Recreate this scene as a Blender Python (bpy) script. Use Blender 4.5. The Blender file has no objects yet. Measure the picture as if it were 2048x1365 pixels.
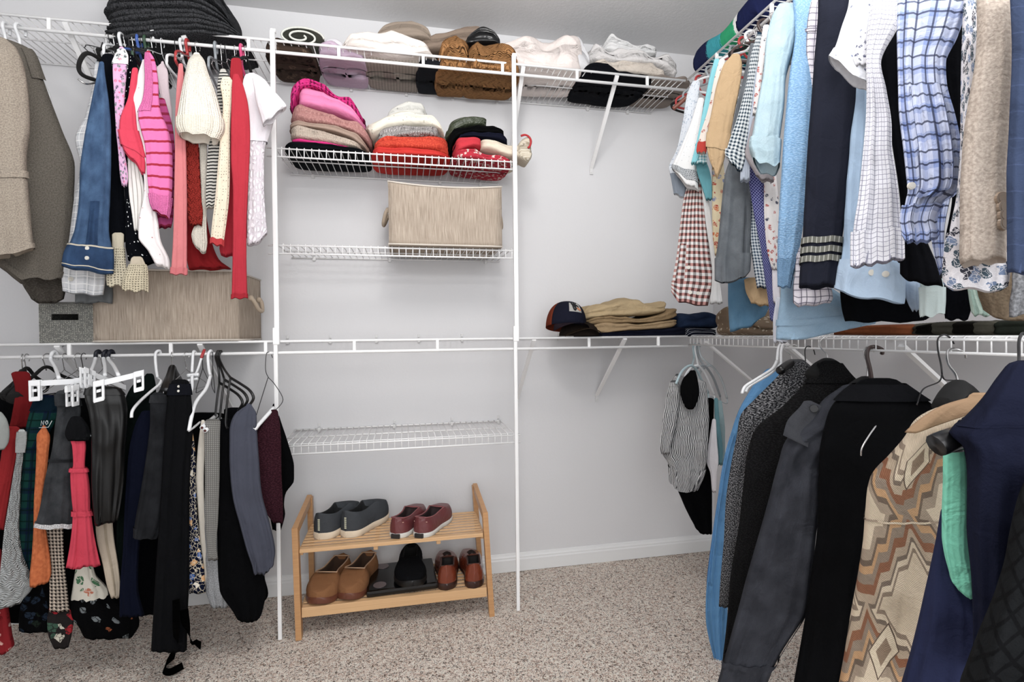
import bpy, bmesh, math, random
from mathutils import Vector, Matrix, noise
from mathutils.bvhtree import BVHTree
sc = bpy.context.scene
COL = sc.collection
R = random.Random(7)
PI = math.pi

# ------------------------------------------------------------------ camera
F_PX, CX, CY = 1035.0, 1024.0, 680.3
YAW, PITCH, ROLL, CAMH = .2041, .0102, -.0109, 1.0813
D = 2.3135          # back wall
YF = 1.9855         # front edge of the shelves on the back wall
XW = 1.499          # right wall
XF = 1.171          # front edge of the shelves on the right wall
_w = Vector((math.sin(YAW)*math.cos(PITCH), math.cos(YAW)*math.cos(PITCH), -math.sin(PITCH)))
_r = Vector((math.cos(YAW), -math.sin(YAW), 0)); _u = _r.cross(_w)
_r, _u = _r*math.cos(ROLL)+_u*math.sin(ROLL), _u*math.cos(ROLL)-_r*math.sin(ROLL)
O = Vector((0, 0, CAMH))
cd = bpy.data.cameras.new('camera'); cam = bpy.data.objects.new('camera', cd); COL.objects.link(cam)
cd.sensor_width = 36; cd.lens = 36*F_PX/2048; cd.shift_y = (CY-682.5)/2048; cd.clip_start = .01
m = Matrix((( _r.x, _u.x, -_w.x, 0), (_r.y, _u.y, -_w.y, 0), (_r.z, _u.z, -_w.z, CAMH), (0, 0, 0, 1)))
cam.matrix_world = m
sc.camera = cam

# ------------------------------------------------------------------ light and exposure
sc.view_settings.view_transform = 'Standard'; sc.view_settings.look = 'None'
sc.view_settings.exposure = 0.1; sc.view_settings.gamma = 1.0; sc.view_settings.use_curve_mapping = False
wd = bpy.data.worlds.new('world'); sc.world = wd; wd.use_nodes = True
bg = wd.node_tree.nodes['Background']; bg.inputs[0].default_value = (.97, .98, 1, 1); bg.inputs[1].default_value = 1.05
def area(name, loc, rot, sx, sy, e, col):
    l = bpy.data.lights.new(name, 'AREA'); l.shape = 'RECTANGLE'; l.size = sx; l.size_y = sy; l.energy = e; l.color = col
    o = bpy.data.objects.new(name, l); o.location = loc; o.rotation_euler = rot; COL.objects.link(o); return o
_p = bpy.data.lights.new('ceiling_globe_light', 'POINT'); _p.energy = 22; _p.color = (1, .97, .94); _p.shadow_soft_size = .13
_po = bpy.data.objects.new('ceiling_globe_light', _p); _po.location = (.1, .6, 2.25); COL.objects.link(_po)
area('added_ceiling_fill', (0, .1, 1.75), (math.radians(158), 0, 0), .5, .5, 26, (1, .99, .98))  # added fill aimed upwards to brighten the ceiling, no fixture stands here
area('added_front_fill', (.15, -.9, 1.45), (math.radians(90), 0, 0), 1.3, 1.5, 25, (.97, .98, 1))  # added soft fill from behind the camera, not light from an actual doorway

# ------------------------------------------------------------------ maths
def ray(px, py): return _w + _r*((px-CX)/F_PX) - _u*((py-CY)/F_PX)
def onY(px, py, Y): d = ray(px, py); return O + d*(Y/d.y)
def onX(px, py, X): d = ray(px, py); return O + d*(X/d.x)
def onZ(px, py, Z): d = ray(px, py); return O + d*((Z-CAMH)/d.z)
def lin(h):
    if not isinstance(h, str): return tuple(h)[:3]
    h = h.lstrip('#'); c = [int(h[i:i+2], 16)/255 for i in (0, 2, 4)]
    c = [(x/12.92 if x <= .04045 else ((x+.055)/1.055)**2.4)*GAIN for x in c]; g = .3*c[0]+.6*c[1]+.1*c[2]; k = g/(g+.006)
    return tuple(min(.9, max(0, (x*(1-DESAT)+g*DESAT)*k)) for x in c)
GAIN, DESAT = .98, .12

# ------------------------------------------------------------------ materials
class N:
    def __init__(s, name):
        s.m = bpy.data.materials.new(name); s.m.use_nodes = True; s.t = s.m.node_tree; s.n = s.t.nodes
        s.b = s.n['Principled BSDF']; s.tc = None
    def new(s, t, **k):
        x = s.n.new(t)
        for a, v in k.items(): setattr(x, a, v)
        return x
    def put(s, sock, v):
        if isinstance(v, bpy.types.NodeSocket): s.t.links.new(v, sock)
        elif isinstance(v, (tuple, list)): sock.default_value = tuple(v)+((1,) if len(v) == 3 and len(sock.default_value) == 4 else ())
        else: sock.default_value = v
    def mth(s, op, a, b=0.0, c=0.0):
        x = s.new('ShaderNodeMath', operation=op); s.put(x.inputs[0], a); s.put(x.inputs[1], b); s.put(x.inputs[2], c); return x.outputs[0]
    def mix(s, f, a, b, bt='MIX'):
        x = s.new('ShaderNodeMix', data_type='RGBA', blend_type=bt); s.put(x.inputs[0], f); s.put(x.inputs[6], a); s.put(x.inputs[7], b); return x.outputs[2]
    def uv(s):
        if not s.tc:
            s.tc = s.new('ShaderNodeTexCoord'); q = s.new('ShaderNodeSeparateXYZ'); s.t.links.new(s.tc.outputs['UV'], q.inputs[0]); s.q = q
        return s.q.outputs[0], s.q.outputs[1]
    def uvv(s): s.uv(); return s.tc.outputs['UV']
    def obv(s): s.uv(); return s.tc.outputs['Object']
    def band(s, x, p, duty, off=0.0): return s.mth('LESS_THAN', s.mth('FRACT', s.mth('MULTIPLY_ADD', x, 1/p, off)), duty)
    def noise(s, vec, sc_, det=2, dist=0):
        x = s.new('ShaderNodeTexNoise'); s.put(x.inputs['Vector'], vec); x.inputs['Scale'].default_value = sc_; x.inputs['Detail'].default_value = det; x.inputs['Distortion'].default_value = dist; return x.outputs[0]
    def vor(s, vec, sc_, feat='F1', rnd=1.0):
        x = s.new('ShaderNodeTexVoronoi', feature=feat); s.put(x.inputs['Vector'], vec); x.inputs['Scale'].default_value = sc_; x.inputs['Randomness'].default_value = rnd; return x
    def ramp(s, f, stops, const=False):
        x = s.new('ShaderNodeValToRGB'); s.put(x.inputs[0], f); e = x.color_ramp.elements
        if const: x.color_ramp.interpolation = 'CONSTANT'
        while len(e) < len(stops): e.new(.5)
        for el, (p, c) in zip(e, stops): el.position = p; el.color = tuple(lin(c))+(1,)
        return x.outputs[0]
    def bump(s, h, st, dist=.002, nrm=None):
        x = s.new('ShaderNodeBump'); s.put(x.inputs['Height'], h); x.inputs['Strength'].default_value = st; x.inputs['Distance'].default_value = dist
        if nrm: s.put(x.inputs['Normal'], nrm)
        return x.outputs[0]
    def fin(s, col, rough=.9, nrm=None, metal=0, sheen=0, alpha=None, spec=.3):
        s.put(s.b.inputs['Base Color'], col); s.put(s.b.inputs['Roughness'], rough); s.b.inputs['Metallic'].default_value = metal
        s.b.inputs['Specular IOR Level'].default_value = spec
        if sheen: s.b.inputs['Sheen Weight'].default_value = sheen
        if nrm: s.put(s.b.inputs['Normal'], nrm)
        if alpha is not None: s.put(s.b.inputs['Alpha'], alpha)
        return s.m
_mc = {}
def solid(name, col, rough=.5, metal=0, spec=.5, nz=0):
    k = (name, col, rough, metal)
    if k in _mc: return _mc[k]
    n = N(name); c = lin(col); nr = None
    if nz:
        f = n.noise(n.obv(), 40, 3); nr = n.bump(f, nz, .002)
    _mc[k] = n.fin(c, rough, nr, metal, 0, None, spec); return _mc[k]
def cloth(kind, c1='#888888', c2='#ffffff', c3=None, p=.02, **k):
    key = (kind, c1, c2, c3, p, tuple(sorted(k.items())))
    if key in _mc: return _mc[key]
    n = N(kind+'_cloth'); u, v = n.uv(); A = lin(c1); B = lin(c2); C = lin(c3) if c3 else B
    fine = n.noise(n.obv(), 420, 1); h = fine; bs, bd = .35, .001; rough = k.get('rough', .92); alpha = None; spec = .06; sheen = k.get('sheen', 0)
    if kind == 'plain': col = A + (1,)
    elif kind == 'heather':
        col = n.mix(n.ramp(n.noise(n.uvv(), k.get('s', 300), 2), [(.35, (0, 0, 0)), (.65, (1, 1, 1))]), A, B); bs = .6
    elif kind == 'tweed':
        x = n.new('ShaderNodeMapping'); n.put(x.inputs[0], n.uvv()); x.inputs['Scale'].default_value = (1, 2.2, 1)
        x.inputs['Rotation'].default_value = (0, 0, .5)
        f = n.noise(x.outputs[0], 150, 2); col = n.mix(n.ramp(f, [(.48, (0, 0, 0)), (.58, (1, 1, 1))]), A, B); h = f; bs, bd = .9, .003
    elif kind == 'stripe_h': col = n.mix(n.band(v, p, k.get('duty', .5)), A, B)
    elif kind == 'stripe_v':
        w_ = n.mth('MULTIPLY_ADD', n.noise(n.uvv(), 18, 2), k.get('wob', .0), u); col = n.mix(n.band(w_, p, k.get('duty', .5)), A, B)
    elif kind == 'gingham':
        a, b = n.band(u, p, .5), n.band(v, p, .5); f = n.mth('MULTIPLY', n.mth('ADD', a, b), .5); col = n.mix(f, B, A)
        if c3: col = n.mix(n.mth('MULTIPLY', a, .6), B, A); col = n.mix(n.mth('MULTIPLY', b, .72), col, C); col = n.mix(n.mth('MULTIPLY', n.mth('MULTIPLY', a, b), .75), col, A)
    elif kind == 'plaid':   # c1 ground, c2 bands, c3 thin lines
        a, b = n.band(u, p, .3), n.band(v, p, .3); col = n.mix(n.mth('MULTIPLY', n.mth('ADD', a, b), k.get('w', .5)), A, B)
        for x_, o_ in ((u, .15), (v, .15), (u, .55), (v, .6)): col = n.mix(n.mth('MULTIPLY', n.band(x_, p, .07, -o_), .85), col, C)
    elif kind == 'grid':
        a, b = n.band(u, p, k.get('duty', .14)), n.band(v, p, k.get('duty', .14)); col = n.mix(n.mth('MAXIMUM', a, b), A, B)
    elif kind == 'dots':
        vo = n.vor(n.uvv(), 1/p, 'F1', k.get('rnd', .25)); col = n.mix(n.mth('LESS_THAN', vo.outputs['Distance'], k.get('r', .22)), A, B)
    elif kind == 'floral':
        w1 = n.new('ShaderNodeMix', data_type='VECTOR'); n.put(w1.inputs[0], .012); n.put(w1.inputs[4], n.uvv())
        nz = n.new('ShaderNodeTexNoise'); n.put(nz.inputs['Vector'], n.uvv()); nz.inputs['Scale'].default_value = 1.2/p; n.put(w1.inputs[5], nz.outputs[1])
        w1.inputs[0].default_value = min(.5, p*.9)
        vo = n.vor(w1.outputs[1], 1/p); q = n.new('ShaderNodeSeparateColor'); n.put(q.inputs[0], vo.outputs['Color'])
        c4 = k.get('c4', c2)
        pal = n.ramp(q.outputs[0], [(0, c2), (.34, c3 or c2), (.68, c4)], True)
        msk = n.mth('LESS_THAN', vo.outputs['Distance'], k.get('r', .5))
        col = n.mix(msk, A, pal)
        ed = n.vor(w1.outputs[1], 2.3/p, 'DISTANCE_TO_EDGE'); col = n.mix(n.mth('MULTIPLY', n.mth('LESS_THAN', ed.outputs['Distance'], k.get('line', .07)), .8), col, lin(k.get('lc', c1)))
    elif kind == 'lattice':
        a = n.mth('ADD', u, v); b = n.mth('SUBTRACT', u, v); f = n.mth('MAXIMUM', n.band(a, p, .2), n.band(b, p, .2)); col = n.mix(f, A, B)
    elif kind == 'hound':
        a, b = n.band(u, p, .5), n.band(v, p, .5); d_ = n.band(n.mth('ADD', u, v), p*.5, .5)
        f = n.mth('ADD', n.mth('MULTIPLY', a, b), n.mth('MULTIPLY', n.mth('MULTIPLY', n.mth('ABSOLUTE', n.mth('SUBTRACT', a, b)), d_), 1)); col = n.mix(f, B, A)
    elif kind == 'knit':
        q = p; a = n.mth('SINE', n.mth('MULTIPLY', u, 2*PI/q)); b = n.mth('SINE', n.mth('ADD', n.mth('MULTIPLY', v, 2*PI/(q*.7)), n.mth('MULTIPLY', n.mth('ABSOLUTE', a), 1.5)))
        h = n.mth('ADD', n.mth('MULTIPLY', a, .7), n.mth('MULTIPLY', b, .5)); bs, bd = .75, q*.25
        col = n.mix(n.mth('MULTIPLY', n.mth('ADD', fine, -.3), .35), A, B if c2 != '#ffffff' else tuple(x*.75 for x in A))
    elif kind == 'cable':
        a = n.mth('SINE', n.mth('ADD', n.mth('MULTIPLY', u, 2*PI/p), n.mth('MULTIPLY', n.mth('SINE', n.mth('MULTIPLY', v, 2*PI/(p*1.8))), 1.6)))
        b = n.mth('SINE', n.mth('MULTIPLY', n.mth('ADD', v, n.mth('MULTIPLY', a, .003)), 2*PI/.006)); h = n.mth('ADD', a, n.mth('MULTIPLY', b, .4)); bs, bd = .9, p*.2
        col = n.mix(n.mth('MULTIPLY', fine, .3), A, tuple(x*.6 for x in A))
    elif kind == 'crochet':
        vo = n.vor(n.uvv(), 1/p, 'F1', .15); d0 = vo.outputs['Distance']; col = n.mix(n.mth('LESS_THAN', d0, .27), A, B if c2 != '#ffffff' else tuple(x*.25 for x in A)); h = d0; bs, bd = 1, .004
        if k.get('holes'): alpha = n.mth('GREATER_THAN', d0, .27)
    elif kind == 'lace':
        vo = n.vor(n.uvv(), 1/p, 'DISTANCE_TO_EDGE', .8); d0 = vo.outputs['Distance']; h = n.mth('MINIMUM', d0, .25); bs, bd = 1, .006
        col = n.mix(n.mth('GREATER_THAN', d0, .2), A, B)
    elif kind == 'denim':
        a = n.mth('SINE', n.mth('MULTIPLY', n.mth('ADD', u, v), 2*PI/.0022)); st = n.noise(n.uvv(), 16, 5)
        col = n.mix(n.ramp(st, [(.25, (0, 0, 0)), (.8, (1, 1, 1))]), A, B); col = n.mix(n.mth('MULTIPLY', fine, .35), col, tuple(x*.5 for x in A)); h = n.mth('ADD', a, fine); bs = .4
    elif kind == 'aztec':
        qu = n.mth('ADD', u, n.mth('MULTIPLY', v, .25)); qv = n.mth('ADD', v, n.mth('MULTIPLY', n.mth('PINGPONG', qu, .013), 1.3))
        def tri(x_, q_, o=0.0): return n.mth('MULTIPLY', n.mth('ABSOLUTE', n.mth('SUBTRACT', n.mth('FRACT', n.mth('MULTIPLY_ADD', x_, 1/q_, o)), .5)), 2)
        f = n.mth('FRACT', n.mth('MULTIPLY_ADD', n.mth('ADD', n.mth('MULTIPLY', tri(qu, .15), .75), tri(qv, .30)), .62, .02))
        col = n.ramp(f, [(0, c1), (.37, '#8f7d6c'), (.40, c1), (.44, '#75665a'), (.47, '#b39f88'), (.53, c2), (.59, '#8d7c6d'), (.66, c3), (.71, '#6b5a4e'), (.75, '#a3917e'), (.82, c1)], True)
        f2 = n.mth('FRACT', n.mth('ADD', n.mth('ADD', tri(u, .075), tri(v, .15, .5)), 0.0)); st_ = n.mth('LESS_THAN', n.mth('ADD', tri(u, .15, .5), tri(v, .30, .25)), .30)
        col = n.mix(st_, col, n.ramp(f2, [(0, '#5b4a40'), (.45, '#d9c9ae'), (.7, '#8d7763')], True))
        h = n.mth('SINE', n.mth('MULTIPLY', n.mth('ADD', u, n.mth('MULTIPLY', v, 1.4)), 2*PI/.0035)); bs, bd = .5, .0012
    elif kind == 'leather':
        col = A + (1,); h = n.noise(n.obv(), 160, 3); bs, bd = .12, .001; rough = k.get('rough', .32); spec = k.get('spec', .6)
    elif kind == 'linen':
        x = n.new('ShaderNodeMapping'); n.put(x.inputs[0], n.uvv()); x.inputs['Scale'].default_value = (1, .035, 1)
        f = n.noise(x.outputs[0], 380, 2); col = n.mix(n.ramp(f, [(.35, (0, 0, 0)), (.7, (1, 1, 1))]), A, B); h = f
    else: raise ValueError(kind)
    if kind not in ('heather', 'tweed'):
        va = n.noise(n.obv(), 9, 3); col = n.mix(n.mth('MULTIPLY', va, .18), col, tuple(x*.62 for x in A), 'MIX')
    nr = n.bump(h, bs, bd)
    wr = k.get('wr', .0)
    if not k.get('flat'): nr = n.bump(n.noise(n.obv(), k.get('ws', 22), 3, 1.2), .35+wr, .012, nr)
    _mc[key] = n.fin(col, rough, nr, 0, sheen, alpha, spec); return _mc[key]

# ------------------------------------------------------------------ objects
def tag(o, label=None, cat=None, group=None, kind=None):
    if label: o['label'] = label
    if cat: o['category'] = cat
    if group: o['group'] = group
    if kind: o['kind'] = kind
    return o
def mk(name, me, mat, parent=None, smooth=True):
    if isinstance(me, bmesh.types.BMesh):
        d = bpy.data.meshes.new(name); me.to_mesh(d); me.free(); me = d
    if smooth and len(me.polygons): me.polygons.foreach_set('use_smooth', [True]*len(me.polygons))
    if mat: me.materials.append(mat)
    o = bpy.data.objects.new(name, me); COL.objects.link(o)
    if parent:
        o.parent = parent; o.matrix_parent_inverse = Matrix.Identity(4)
        off = Vector(); q = parent
        while q: off += q.location; q = q.parent
        me.transform(Matrix.Translation(-off))
    return o
def empty(name, loc, label, cat, group=None):
    o = bpy.data.objects.new(name, None); o.location = loc; o.empty_display_size = .05; COL.objects.link(o); return tag(o, label, cat, group)
def box(bm, c, s, rot=None, bev=0, seg=2):
    r = bmesh.ops.create_cube(bm, size=1)['verts']
    bmesh.ops.scale(bm, vec=s, verts=r)
    if bev:
        es = list({e for v in r for e in v.link_edges}); g = bmesh.ops.bevel(bm, geom=es, offset=bev, segments=seg, affect='EDGES', profile=.7); r = g['verts'] if g['verts'] else r
        r = [v for v in bm.verts if v.tag is False and v in set(g['verts'])] or r
    if rot: bmesh.ops.rotate(bm, cent=(0, 0, 0), matrix=rot, verts=r)
    bmesh.ops.translate(bm, vec=c, verts=r)
def boxo(name, c, s, mat, parent=None, rot=None, bev=.003, smooth=False):
    bm = bmesh.new(); box(bm, c, s, rot, bev); return mk(name, bm, mat, parent, smooth)
def tube(bm, pts, rad, n=8, cap=True):
    pts = [Vector(p) for p in pts]; rs = rad if isinstance(rad, (list, tuple)) else [rad]*len(pts)
    rings = []; up = None
    for i, p in enumerate(pts):
        t = (pts[min(i+1, len(pts)-1)]-pts[max(i-1, 0)]).normalized()
        if up is None: up = t.orthogonal().normalized()
        up = (up-t*up.dot(t)); up = up.normalized() if up.length > 1e-6 else t.orthogonal().normalized()
        b = t.cross(up)
        rings.append([bm.verts.new(p+(up*math.cos(2*PI*k/n)+b*math.sin(2*PI*k/n))*rs[i]) for k in range(n)])
    for a, b in zip(rings, rings[1:]):
        for k in range(n): bm.faces.new((a[k], a[(k+1) % n], b[(k+1) % n], b[k]))
    if cap: bm.faces.new(rings[0][::-1]); bm.faces.new(rings[-1])
def smoothpath(pts, n=6):
    P = [Vector(p) for p in pts]; out = []
    for i in range(len(P)-1):
        a, b, c, d = P[max(i-1, 0)], P[i], P[i+1], P[min(i+2, len(P)-1)]
        for k in range(n):
            t = k/n; out.append(.5*((2*b)+(c-a)*t+(2*a-5*b+4*c-d)*t*t+(3*b-a-3*c+d)*t**3))
    out.append(P[-1]); return out
def hermite(rows, y):
    # rows: (y, a, b, ...) sorted by y
    if y <= rows[0][0]: return rows[0][1:]
    if y >= rows[-1][0]: return rows[-1][1:]
    for i in range(len(rows)-1):
        if y <= rows[i+1][0]: break
    y0, y1 = rows[i][0], rows[i+1][0]; t = (y-y0)/(y1-y0); out = []
    for j in range(1, len(rows[0])):
        v0, v1 = rows[i][j], rows[i+1][j]; dl = (v1-v0)
        m0 = dl if i == 0 else (v1-rows[i-1][j])/(y1-rows[i-1][0])*(y1-y0)
        m1 = dl if i+2 >= len(rows) else (rows[i+2][j]-v0)/(rows[i+2][0]-y0)*(y1-y0)
        lim = 2.5*abs(dl); m0 = max(-lim, min(lim, m0)); m1 = max(-lim, min(lim, m1))
        out.append(v0*(2*t**3-3*t*t+1)+m0*(t**3-2*t*t+t)+v1*(3*t*t-2*t**3)+m1*(t**3-t*t))
    return out

class Drape:
    """a hanging piece of cloth: stacked horizontal sections with width, depth and vertical folds"""
    def __init__(s, base, rows, bf=None, bb=None, amp=1.0, nf=None, yaw=0, slant=0, tslant=0, seed=None, hemw=.0022, thin=False, hem=True):
        rows = sorted(rows); s.rows = rows; n_ = len(rows); li = ri = n_-1
        while li > 1 and rows[li][1]-rows[li-1][1] > .7*(rows[li][0]-rows[li-1][0]) and rows[li][1] > rows[li-1][1]: li -= 1
        while ri > 1 and rows[ri-1][2]-rows[ri][2] > .7*(rows[ri][0]-rows[ri-1][0]): ri -= 1
        s.hem = None
        if hem and (li < n_-1 or ri < n_-1):
            new = [list(r) for r in rows]
            for i in range(li+1, n_): new[i][1] = new[li][1]
            for i in range(ri+1, n_): new[i][2] = new[ri][2]
            hp = [(rows[i][1], rows[i][0]) for i in range(li, n_)]+[(rows[i][2], rows[i][0]) for i in range(n_-1, ri-1, -1)]
            s.rows = [tuple(r) for r in new]; H_ = []
            for px, py in hp:
                a_, b_ = hermite(s.rows, py); H_.append((max(-1, min(1, (px-(a_+b_)/2)/max(1, (b_-a_)/2))), py))
            H_.sort(); s.hem = H_
        s.rnd = random.Random(seed if seed is not None else hash((round(rows[0][0]*7+rows[0][1]*13+rows[-1][2]*3))) & 0xffff)
        cy_ = (s.rows[0][0]+s.rows[-1][0])/2; a, b = hermite(s.rows, cy_); fn = onY if base[0] == 'Y' else onX
        C = fn((a+b)/2, cy_, base[1]); s.C = C
        vd = Vector((C.x, C.y, 0)).normalized(); vd.rotate(Matrix.Rotation(yaw, 3, 'Z')); s.n = -vd; s.L = Vector((vd.y, -vd.x, 0))
        s.hw = max((s.pt(r[2], r[0])-s.pt(r[1], r[0])).length/2 for r in s.rows)
        s.bf = bf*.8 if bf is not None else min(.032, max(.008, s.hw*.40)); s.bb = bb if bb is not None else min(.06, max(.015, s.hw*.7))
        s.am = min(1.6, amp); s.amp = amp*min(.0065, s.hw*.12); s.nf = nf or max(2, round(s.hw*2/.06)); s.ph = [s.rnd.uniform(0, 6.28) for _ in range(6)]
        s.slant, s.tslant, s.hemw = slant, tslant, hemw; s.y0, s.y1 = s.rows[0][0], s.rows[-1][0]
        s.off = Vector((s.rnd.uniform(0, 50), s.rnd.uniform(0, 50), 0))
    def pt(s, px, py):
        d = ray(px, py); return O + d*((s.C-O).dot(s.n)/d.dot(s.n))
    def ring(s, y, grow=0, nth=44, th=(0, 2*PI), top=False):
        a, b = hermite(s.rows, y); A, B = s.pt(a, y), s.pt(b, y); c = (A+B)/2; h = (B-A).length/2; t = (y-s.y0)/(s.y1-s.y0); out = []
        kk = 0
        if s.hem:
            dmax = s.y1-min(q_[1] for q_ in s.hem); z0 = max(s.y0+.15*(s.y1-s.y0), s.y1-2.2*dmax-6); kk = max(0, min(1, (y-z0)/(s.y1-z0)))
        f = s.amp*(.35+.9*t)*min(1, h/s.hw+.2)
        edge = 1 if not top else .3
        dep = min(1, .35+h/s.hw*.75)*min(1, .45+t*6)
        for k in range(nth):
            q = th[0]+(th[1]-th[0])*k/(nth if th[1]-th[0] > 6.2 else nth-1)
            cs, sn = math.cos(q), math.sin(q); x = math.copysign(abs(cs)**.82, cs)
            if kk > 0:
                hy = s.hemy(x); yy = y+(hy-s.y1)*kk; a, b = hermite(s.rows, yy); A, B = s.pt(a, yy), s.pt(b, yy); c = (A+B)/2; h = (B-A).length/2
            dd = (abs(sn)**.58)*(s.bf if sn > 0 else -s.bb)*dep
            zz = (A.z-c.z)*-x
            w = x*s.nf*PI+s.ph[0]+1.3*math.sin(t*2.2+s.ph[1])+1.1*noise.noise(Vector((t*1.6, x*.6, s.ph[2])))
            w2 = x*s.nf*PI*2.3+s.ph[3]+1.3*math.sin(t*2.4+s.ph[4])
            fo = f*(.75*math.sin(w)+.8*(.5-abs(math.sin(w*.5+.7)))+.4*math.sin(w2))*(abs(sn)**.5)
            cr = .004*noise.noise(s.off+Vector((x*h*22, 0, c.z*16)))*min(1, s.hw/.03)
            cr += .0065*s.am*(.3-abs(noise.noise(s.off+Vector((x*h*15+c.z*5, 3, c.z*9)))))*min(1, s.hw/.05)
            p = c + s.L*(x*(h+grow)) + s.n*(dd+fo+cr+(grow if sn > 0 else -grow)*abs(sn)**.4)
            p.z = c.z + (B.z-A.z)/2*x
            if s.slant: p.z -= s.slant/F_PX*s.dist*x*t**5
            if s.tslant: p.z -= s.tslant/F_PX*s.dist*x*(1-t)**5
            if s.hemw: p.z += s.hemw*math.sin(w*.9+1)*t**8
            out.append(p)
        return out, x, h
    def hemy(s, x):
        H = s.hem
        if x <= H[0][0]: return H[0][1]
        for (xa, ya), (xb, yb) in zip(H, H[1:]):
            if x <= xb: return ya+(yb-ya)*(x-xa)/max(1e-4, xb-xa)
        return H[-1][1]
    @property
    def dist(s): return (s.C-O).dot(_w)
    def build(s, name, mat, parent=None, y0=None, y1=None, grow=0, th=(0, 2*PI), hollow=True):
        y0 = s.y0 if y0 is None else y0; y1 = s.y1 if y1 is None else y1
        ny = int(max(6, min(80, (y1-y0)/7+4))); full = th[1]-th[0] > 6.2; nth = 44 if full else 16
        bm = bmesh.new(); uvl = bm.loops.layers.uv.new('UVMap'); rings = []; uvs = []
        def ulist(pts, h):
            L_ = [0]; 
            for i in range(1, len(pts)+1): L_.append(L_[-1]+(pts[i % len(pts)]-pts[i-1]).length)
            return L_
        for i in range(ny+1):
            y = y0+(y1-y0)*i/ny
            pts, _, h = s.ring(y, grow, nth, th)
            rings.append([bm.verts.new(p) for p in pts]); cz = sum(p.z for p in pts)/len(pts)
            uvs.append((ulist(pts, h), (y1-y)/F_PX*s.dist if True else cz, h))
        hm = s.hw
        def uvof(i, k):
            L_, v, h = uvs[i]; w = L_[-1] if full else L_[-1]+1e-6
            base_w = 2.6*hm+.02
            q = th[0]+(th[1]-th[0])*k/(nth if full else nth-1); c_ = math.cos(q); return (math.copysign(abs(c_)**.82, c_)*hm*1.08*(1 if math.sin(q) >= -1e-6 else .97), v)
        for i in range(ny):
            a, b = rings[i], rings[i+1]
            for k in range(nth if full else nth-1):
                k2 = (k+1) % nth; f = bm.faces.new((a[k], b[k], b[k2], a[k2]))
                for lp, (ii, kk) in zip(f.loops, ((i, k), (i+1, k), (i+1, k+1), (i, k+1))): lp[uvl].uv = uvof(ii, kk)
        if full and grow == 0:
            def cap(ring, up, steps):
                prev = ring; c = sum((v.co for v in ring), Vector())/len(ring)
                for sc_, dz in steps:
                    nr = [bm.verts.new(c+(v.co-c)*sc_+Vector((0, 0, dz))) for v in ring]
                    for k in range(nth):
                        k2 = (k+1) % nth; bm.faces.new((prev[k], nr[k], nr[k2], prev[k2]) if up < 0 else (nr[k], prev[k], prev[k2], nr[k2]))
                    prev = nr
                bm.faces.new(prev)
            cap(rings[0], 1, [(.85, .004), (.55, .007)])
            prev = rings[-1]
            for dy_, sc_ in ((1.5, .93), (9, .86), (24, .7)):
                pp, _, _ = s.ring(max(y0+2, y1-dy_), 0, nth); c = sum(pp, Vector())/nth; nr = [bm.verts.new(c+(p-c)*sc_) for p in pp]
                for k in range(nth):
                    k2 = (k+1) % nth; bm.faces.new((prev[k], nr[k], nr[k2], prev[k2]))
                prev = nr
            bm.faces.new(prev)
        bmesh.ops.recalc_face_normals(bm, faces=bm.faces)
        return mk(name, bm, mat, parent)
    def surf(s, px, py, grow=.001):
        """point and normal on the front of the cloth seen at px,py"""
        P = s.pt(px, py); a, b = hermite(s.rows, py); A, B = s.pt(a, py), s.pt(b, py); c = (A+B)/2; h = max(1e-4, (B-A).length/2)
        x = max(-.98, min(.98, (P-c).dot(s.L)/h)); q = math.acos(math.copysign(abs(x)**(1/.82), x))
        pts, _, _ = s.ring(py, 0, 2, (q, q+.05)); p, p2 = pts
        t = (p2-p).normalized(); nn = t.cross(Vector((0, 0, 1))); nn = nn if nn.dot(s.n) > 0 else -nn
        return p+nn*grow, nn
def disc_button(parent, P, nrm, r, mat, label=None, th=.003, name='button'):
    bm = bmesh.new(); bmesh.ops.create_cone(bm, segments=16, radius1=r, radius2=r*.92, depth=th, cap_ends=True)
    bmesh.ops.create_cone(bm, segments=16, radius1=r*.7, radius2=r*.6, depth=th*1.3, cap_ends=True)
    q = nrm.to_track_quat('Z', 'Y').to_matrix().to_4x4(); bm.transform(Matrix.Translation(P+nrm*th*.4) @ q)
    o = mk(name, bm, mat, parent, False)
    if label: o['label'] = label
    return o

def G(name, label, cat, base, rows, mat, parts=(), buttons=(), group=None, main='body', **kw):
    """one garment hanging on a rail: parts = (name, y0, y1, mat, grow, (th0, th1))"""
    d = Drape(base, rows, **kw)
    if not parts and not buttons:
        return tag(d.build(name, mat), label, cat, group)
    e = empty(name, d.pt((rows[0][1]+rows[0][2])/2, rows[0][0]), label, cat, group)
    b = d.build(main, mat, e)
    for p in parts:
        nm, y0, y1, mt = p[:4]; gr = p[4] if len(p) > 4 else .002; th = p[5] if len(p) > 5 else (0, 2*PI)
        o = d.build(nm, mt or mat, e, y0, y1, gr, th)
        if len(p) > 6: o['label'] = p[6]
    cf = [c_ for c_ in e.children if c_.name.startswith('cuff')]
    for bt in buttons:
        P, nn = d.surf(bt[0], bt[1], .004); disc_button(cf[0] if cf else e, P, nn, bt[2] if len(bt) > 2 else .0055, bt[3] if len(bt) > 3 else BTN)
    e['_'] = 0; del e['_']
    return e, d

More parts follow.
